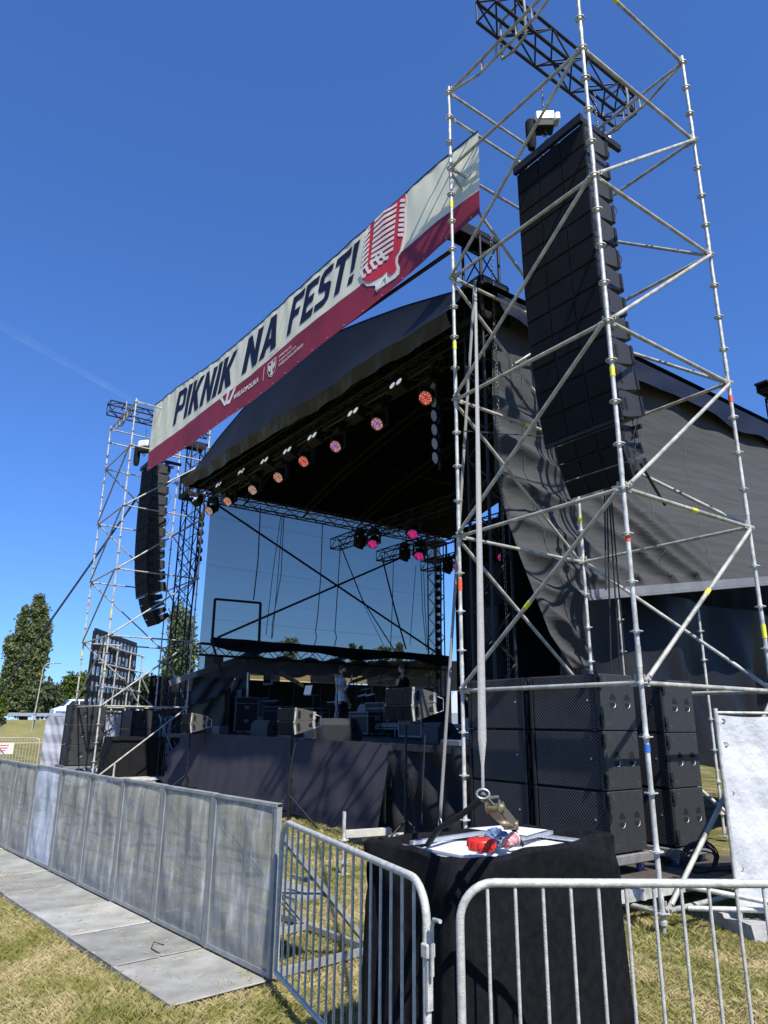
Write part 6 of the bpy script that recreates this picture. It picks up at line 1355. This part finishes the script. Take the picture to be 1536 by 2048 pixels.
# keyboards and stands, laptop
def kb(label,px,Y,z,W_=1.1):
    q=P(px,1400,'y',Y); t=thing('keyboard',label,'keyboard',(q.x,Y,ZS)); g=MB(); g.box((q.x,Y,z),(W_,.32,.09),bev=.01,R=Matrix.Rotation(.15,3,'X')); obj('case',g,M['blk_plastic'],t)
    g=MB(); 
    for i in range(22): g.box((q.x-W_*.42+i*W_*.84/22,Y-.08,z+.045),(W_*.84/22*.8,.14,.015))
    obj('key',g,M['white'],t)
    g=MB(); 
    for s in(-1,1): g.beam((q.x-.35*s,Y,ZS),(q.x+.35*s,Y,z-.05),.03,.03,up=(0,1,0))
    obj('stand',g,M['blk_steel'],t)
kb('keyboard on a crossed stand left of the laptop',545,11.6,2.42); kb('second keyboard on a crossed stand right of the laptop',680,12.2,2.35,1.2)
q=P(616,1380,'y',12.0); t=thing('laptop','silver laptop open on a stand at the rear of the stage','laptop',(q.x,12,ZS)); obj('lid',MB().box((q.x,12,q.z),(.44,.015,.30),R=Matrix.Rotation(-.2,3,'X'),bev=.005),mat('laptop_shell_glow',(.55,.57,.62),.35,.3,emit=(.5,.6,.75),es=.12),t); obj('base',MB().box((q.x,12.18,q.z-.16),(.44,.3,.015)),M['alu'],t); obj('stand',MB().path([(q.x,12.2,ZS),(q.x,12.2,q.z-.17)],.025,6),M['blk_steel'],t)  # faint bluish glow put into the lid shell
q=P(537,1358,'y',12.2); t=thing('monitor','small white framed screen on a stand at the rear left of the stage','screen',(q.x,12.2,ZS)); obj('frame',MB().box((q.x,12.2,q.z),(.75,.05,.42),bev=.01),mat('grey_frame',(.25,.26,.28),.4),t); obj('screen',MB().box((q.x-.03,12.17,q.z),(.56,.01,.30)),M['void'],t); obj('stand',MB().path([(q.x,12.25,ZS),(q.x,12.25,q.z)],.025,6),M['blk_steel'],t)
# drum kit
def drum(t,c,r,h_,tilt,m_):
    R_=Matrix.Rotation(tilt,3,'X'); g=MB(); g.lathe([(r,0),(r,h_)],c,18,0,R_); d_=obj('drum',g,m_,t); obj('drum_head',MB().lathe([(r*.98,h_),(r*.98,h_+.004)],c,18,0,R_),M['white'],d_)
q=P(735,1420,'y',12.4); t=thing('drum_kit','dark drum kit on the riser right of the singer','drum kit',(q.x,12.4,ZS+.32)); dk=mat('drum_lacquer',(.03,.01,.01),.2); zb=ZS+.33
R_=Matrix.Rotation(pi/2,3,'X'); g=MB(); g.lathe([(.28,-.2),(.28,.2)],(q.x,12.4,zb+.28),20,0,R_); b_=obj('bass_drum',g,dk,t); obj('drum_head',MB().lathe([(.26,.201),(.26,.204)],(q.x,12.4,zb+.28),20,0,R_),mat('drum_skin',(.25,.25,.27),.3),b_)
drum(t,(q.x-.2,12.4,zb+.6),.15,.2,.3,dk); drum(t,(q.x+.2,12.4,zb+.6),.15,.2,.3,dk); drum(t,(q.x+.55,12.6,zb+.15),.2,.35,0,dk); drum(t,(q.x-.55,12.7,zb+.4),.17,.14,.1,dk)
for (dx,dz) in ((-.7,1.0),(.7,1.05),(-.35,1.2),(.4,1.25)):
    obj('cymbal_stand',MB().path([(q.x+dx,12.8,zb),(q.x+dx,12.8,zb+dz)],.012,6),M['caseedge'],t); obj('cymbal',MB().lathe([(.2,0),(.03,.03),(.01,.03)],(q.x+dx,12.8,zb+dz),18,0,Matrix.Rotation(.25,3,'X')),mat('bronze',(.35,.25,.10),.3,.9),t)
# mic stands & cables
for i,(px,Y,h_) in enumerate(((674,9.6,1.55),(585,10.8,1.4),(760,11.0,1.5),(640,11.2,1.3),(712,11.4,1.6))):
    q=P(px,1440,'y',Y); t=thing('microphone_stand',['microphone stand draped with a white cord beside the singer','thin microphone stand left of the laptop','thin microphone stand right of the drums','short microphone stand behind the big wedge','tall microphone stand just right of the singer'][i],'microphone stand',(q.x,Y,ZS))
    obj('pole',MB().path([(q.x,Y,ZS+.05),(q.x,Y,ZS+h_)],.012,6),M['blk_steel'],t); g=MB()
    for k in range(3): a=.4+2.09*k; g.path([(q.x,Y,ZS+.12),(q.x+.3*cos(a),Y+.3*sin(a),ZS+.01)],.010,6)
    obj('leg',g,M['blk_steel'],t)
    obj('microphone',MB().lathe([(.012,0),(.02,.12),(.028,.16),(.02,.19)],(q.x,Y,ZS+h_),10,0,Matrix.Rotation(-.9,3,'X')),M['blk_plastic'],t)
    if i==0:
        g=MB()
        for s in range(4): g.path([(q.x+.05*sin(z_*1.1+s*1.7)-.02,Y-.02+.03*cos(z_*1.7+s),ZS+h_-.08-z_*.13) for z_ in range(11)],.011,5)
        obj('cord',g,mat('pale_cord',(.40,.38,.34),.8),t)
# hanging speaker on pole at left of stage
q=P(427,1335,'y',9.3); t=thing('pole_speaker','black speaker raised on a thin pole at the left end of the stage','speaker',(q.x,9.3,ZS)); obj('cabinet',MB().box((q.x,9.3,q.z),(.62,.35,.78),bev=.02,R=Matrix.Rotation(.1,3,'Z')),M['blk_plastic'],t); obj('pole',MB().path([(q.x,9.3,.9),(q.x,9.3,q.z)],.022,8),M['blk_steel'],t)
for px,lab_ in ((540,'equipment rack at the rear left of the stage under the screen'),(820,'tall dark equipment rack at the rear right of the stage')):
    q=P(px,1440,'y',12.8); t=thing('equipment_rack',lab_,'rack',(q.x,12.8,ZS)); obj('frame',MB().box((q.x,12.8,ZS+.6),(.75,.6,1.2),bev=.01),M['flight'],t)
    g=MB(); 
    for k in range(8): g.box((q.x,12.49,ZS+.12+k*.13),(.62,.02,.09))
    obj('unit',g,M['blk_cab_lit'],t); g=MB()
    for k in range(16): g.box((q.x-.25+.5*((k*7)%16)/16,12.475,ZS+.12+(k//2)*.13),(.02,.01,.02))
    obj('knob',g,M['alu'],t)
# ------------------------------------------------------------------ people
SKIN=mat('skin',(.55,.32,.23),.5,0,var=.08,scale=12); TEE=mat('white_t_shirt',(.86,.87,.90),.85,0,bump=.3,bscale=14); HAIR=mat('auburn_hair',(.07,.035,.018),.7,0,bump=.5,bscale=200); TROU=mat('black_trousers',(.012,.012,.014),.8,0,bump=.3,bscale=20)
def skinmesh(name,verts,edges,mat_,parent,root=0,sub=2):
    me=bpy.data.meshes.new(name); me.from_pydata([v[:3] for v in verts],edges,[]); o=bpy.data.objects.new(name,me); C.objects.link(o)
    sk=o.modifiers.new('s','SKIN'); sb=o.modifiers.new('u','SUBSURF'); sb.levels=sub; sb.render_levels=sub
    bm=bmesh.new(); bm.from_mesh(me); L=bm.verts.layers.skin.verify(); bm.verts.ensure_lookup_table()
    for v,src in zip(bm.verts,verts): r=src[3]; v[L].radius=(r if isinstance(r,tuple) else (r,r)); v[L].use_root=(v.index==root)
    bm.to_mesh(me); bm.free(); bpy.context.view_layer.update()
    m2=bpy.data.meshes.new_from_object(o.evaluated_get(bpy.context.evaluated_depsgraph_get())); bpy.data.objects.remove(o)
    for p_ in m2.polygons: p_.use_smooth=True
    m2.materials.clear(); m2.materials.append(mat_); oo=bpy.data.objects.new(name,m2); C.objects.link(oo); oo.parent=parent; return oo
def ell(c,r,n=16,m_=12):
    g=MB(); c=Vector(c); g.grid(lambda u,v:c+Vector((r[0]*sin(pi*v)*cos(2*pi*u),r[1]*sin(pi*v)*sin(2*pi*u),r[2]*cos(pi*v))),n,m_); return g
def hand(base,dirv,side,name,parent,curl=.35):
    """palm and five fingers as skinned chains; dirv = direction of the palm, side = thumb side"""
    d=Vector(dirv).normalized(); s=Vector(side).normalized(); s=(s-d*s.dot(d)).normalized(); n_=d.cross(s)
    V=[(*base,.024),(*(Vector(base)+d*.05),(.030,.016)),(*(Vector(base)+d*.09),(.034,.014))]; E_=[(0,1),(1,2)]
    for k,(o,L) in enumerate(((.028,.070),(.010,.080),(-.009,.075),(-.027,.058))):
        b0=Vector(base)+d*.095+s*o; i=len(V); V.append((*b0,.0095)); E_.append((2,i)); p=b0; dd=d
        for j in range(3): dd=(dd+n_*curl*.5).normalized(); p=p+dd*(L/3); V.append((*p,.0085-.001*j)); E_.append((i+j,i+j+1))
    i=len(V); t0=Vector(base)+d*.03+s*.034; V.append((*t0,.012)); E_.append((1,i)); V.append((*(t0+(s*.7+d*.7)*.035),.010)); E_.append((i,i+1)); V.append((*(t0+(s*.7+d*.7)*.035+(d+n_*.2)*.028),.009)); E_.append((i+1,i+2))
    return V,E_
def merge(A,B,join):
    (VA,EA),(VB,EB)=A,B; o=len(VA); return VA+VB, EA+[(a+o,b+o) for a,b in EB]+[(join,o)]
# singer: facing +x (camera right); built in local axes, x forward, y to his left
q=P(680,1452,'y',10.5); 
t=thing('person','bearded man in a white t-shirt raising one hand beside the microphone stand','person',(q.x,10.5,ZS),radians(32))
# body (skin): head/neck/arms
V=[(0,0,.98,.10),(0,0,1.20,.115),(-.01,0,1.40,(.11,.09)),(0,0,1.50,.055),(.02,0,1.56,.052),
   (-.01,-.19,1.42,.055),(.06,-.24,1.20,.045),(.20,-.20,1.14,.036),(.34,-.15,1.36,.026),
   (-.01,.19,1.42,.055),(-.02,.26,1.16,.045),(.08,.27,.92,.034),(.12,.26,.86,.026),
   (0,-.09,.92,.09),(.03,-.10,.50,.06),(0,-.11,.10,.042),(.04,-.11,.04,.04),(.15,-.12,.025,.028),(0,.09,.92,.09),(-.02,.11,.50,.06),(-.05,.12,.10,.042),(-.01,.12,.04,.04),(.10,.13,.025,.028)]
Ed=[(0,1),(1,2),(2,3),(3,4),(2,5),(5,6),(6,7),(7,8),(2,9),(9,10),(10,11),(11,12),(0,13),(13,14),(14,15),(15,16),(16,17),(0,18),(18,19),(19,20),(20,21),(21,22)]
A=(V,Ed); A=merge(A,hand((.345,-.145,1.38),(.30,.05,.9),(-.6,.5,.2),'',None),8); A=merge(A,hand((.125,.26,.84),(.2,0,-1),(1,0,0),'',None),12)
body=skinmesh('body',A[0],A[1],SKIN,t)
# head merged shape
def headmesh(parent,c,face=1,hair=HAIR,beard=True,glasses=False):
    c=Vector(c)
    def f(u,v):
        th_=pi*v; a=2*pi*u; x=.098*sin(th_)*cos(a); y=.076*sin(th_)*sin(a); z=.118*cos(th_)
        if z<-.02: x*=(1-.18*(-z-.02)/.1) if x<0 else 1.0; y*=1-.30*(-z-.02)/.1
        if x>0: 
            x+=.020*math.exp(-((z+.005)**2)/.0006-(y**2)/.00022)          # nose
            x-=.010*math.exp(-((z-.015)**2)/.0003-((abs(y)-.030)**2)/.0003)   # eye sockets
            x+=.006*math.exp(-((z-.038)**2)/.0003)                       # brow
            x+=.005*math.exp(-((z+.055)**2)/.0002-(y**2)/.0006)            # lips
        return c+Vector((x,y,z))
    g=MB(); g.grid(f,44,36)
    for s in (-1,1): g.add([c+Vector(q_) for q_ in [(-.012,s*.072,.02),(.012,s*.074,.025),(.012,s*.078,-.02),(-.005,s*.078,-.03),(-.02,s*.088,.022),(-.018,s*.088,-.01)]],[(0,1,2,3),(0,4,5,3),(4,1,2,5)])
    h=obj('head',g,SKIN,parent,local=True)
    def fh(u,v):
        a=2*pi*u; vv=.05+(.50 if cos(a)<.25 else .27+.08*abs(sin(a*1)))*v; p=f(u,vv)-c; return c+p*1.09+Vector((-.004,0,.006+.004*sin(a*9)))
    g=MB(); g.grid(fh,44,10); g.add([fh(k/44,0) for k in range(44)],[tuple(range(44))]); obj('hair',g,hair,h,local=True)
    if beard:
        g=MB(); g.grid(lambda u,v:c+(f((-.22+.44*u)%1,.60+.30*v)-c)*1.06,24,8); obj('beard',g,hair,h,local=True)
    for s in (-1,1):
        obj('eye',ell(c+Vector((.083,s*.030,.014)),(.010,.013,.008),10,8),mat('eye_dark',(.05,.04,.035),.2),h,local=True)
    g=MB(); g.grid(lambda u,v:c+Vector((.098+.002*cos(pi*(u-.5)),(-.02+.04*u)*1.0,-.058+.004*sin(pi*u)*-1-.008*v)),8,2); obj('mouth',g,mat('mouth',(.25,.07,.06),.5),h,local=True)
    if glasses:
        g=MB(); 
        for s in(-1,1): g.path([c+Vector((.104,s*.033+.024*cos(k*pi/6),.012+.018*sin(k*pi/6))) for k in range(12)],.0025,5,closed=True)
        obj('glasses',g,M['blk_plastic'],h,local=True)
    return h
headmesh(t,(.035,0,1.68))
# t-shirt as one loose lofted shell with sleeves
def shirt(u,v):
    a=2*pi*u; z=.88+.60*v; rx=.135-.02*sin(pi*v)+.0; ry=.20+.0*v
    if v>.80: k=(v-.80)/.2; rx*=1-.45*k**1.5; ry*=1-.62*k**1.5
    fold=.008*sin(a*5+z*9)+.006*sin(z*31+a*3); return Vector((-.005+(rx+fold)*cos(a)+.02*(1-v),(ry+fold)*sin(a),z))
g=MB(); g.grid(shirt,48,26); 
for (a_,b_) in (((-.01,-.165,1.43),(.045,-.235,1.25)),((-.01,.165,1.43),(-.015,.25,1.24))): g.path([a_,lerp(Vector(a_),Vector(b_),.5),b_],.078,14,0,.074,caps=False)
obj('t_shirt',g,TEE,t,local=True)
V=[(0,0,.96,(.13,.15)),(0,0,.90,(.12,.14)),(.0,-.095,.84,.095),(.03,-.10,.50,.075),(0,-.11,.08,.062),(0,.095,.84,.095),(-.02,.11,.50,.075),(-.05,.12,.08,.062)]
skinmesh('trousers',V,[(0,1),(1,2),(2,3),(3,4),(1,5),(5,6),(6,7)],TROU,t)
for (x,y) in ((.05,-.115),(0,.125)):
    g=ell((x,y,.035),(.14,.052,.042)); obj('shoe',g,mat('shoe',(.02,.02,.02),.5),t,local=True)
# second person, mostly hidden behind the nearest front fill speakers
q=P(806,1362,'y',11.4); hz=q.z-ZS
t=thing('person','man with glasses and dark clothes, half hidden behind the nearest front fill speakers','person',(q.x,11.4,ZS),radians(200)); s=hz/1.68
V=[(0,0,.90,.13),(0,0,1.20,.13),(0,0,1.40,(.12,.10)),(0,0,1.50,.05),(.02,0,1.57,.05),(0,-.20,1.42,.06),(.05,-.24,1.15,.05),(.25,-.16,1.05,.035),(0,.20,1.42,.06),(.05,.24,1.15,.05),(.25,.16,1.05,.035),(0,-.1,.8,.09),(0,-.1,.45,.065),(0,-.1,.05,.05),(0,.1,.8,.09),(0,.1,.45,.065),(0,.1,.05,.05)]
A=(V,[(0,1),(1,2),(2,3),(3,4),(2,5),(5,6),(6,7),(2,8),(8,9),(9,10),(0,11),(11,12),(12,13),(0,14),(14,15),(15,16)])
A=merge(A,hand((.27,-.15,1.05),(1,.2,0),(0,1,.2),'',None),7); A=merge(A,hand((.27,.15,1.05),(1,-.2,0),(0,-1,.2),'',None),10)
skinmesh('body',A[0],A[1],SKIN,t); headmesh(t,(.03,0,1.68),glasses=True,beard=False)
def sh2(u,v):
    a=2*pi*u; z=.85+.63*v; rx=.145; ry=.21
    if v>.80: k=(v-.80)/.2; rx*=1-.45*k**1.5; ry*=1-.62*k**1.5
    return Vector((rx*cos(a),ry*sin(a),z))
g=MB(); g.grid(sh2,40,20); 
for s_ in (-1,1): g.path([(0,s_*.17,1.43),(.05,s_*.24,1.15),(.23,s_*.17,1.05)],.065,12,0,.05)
obj('shirt',g,M['cloth'],t,local=True)
skinmesh('trousers',[(0,0,.92,.14),(0,-.1,.8,.10),(0,-.1,.45,.075),(0,-.1,.06,.06),(0,.1,.8,.10),(0,.1,.45,.075),(0,.1,.06,.06)],[(0,1),(1,2),(2,3),(0,4),(4,5),(5,6)],TROU,t)
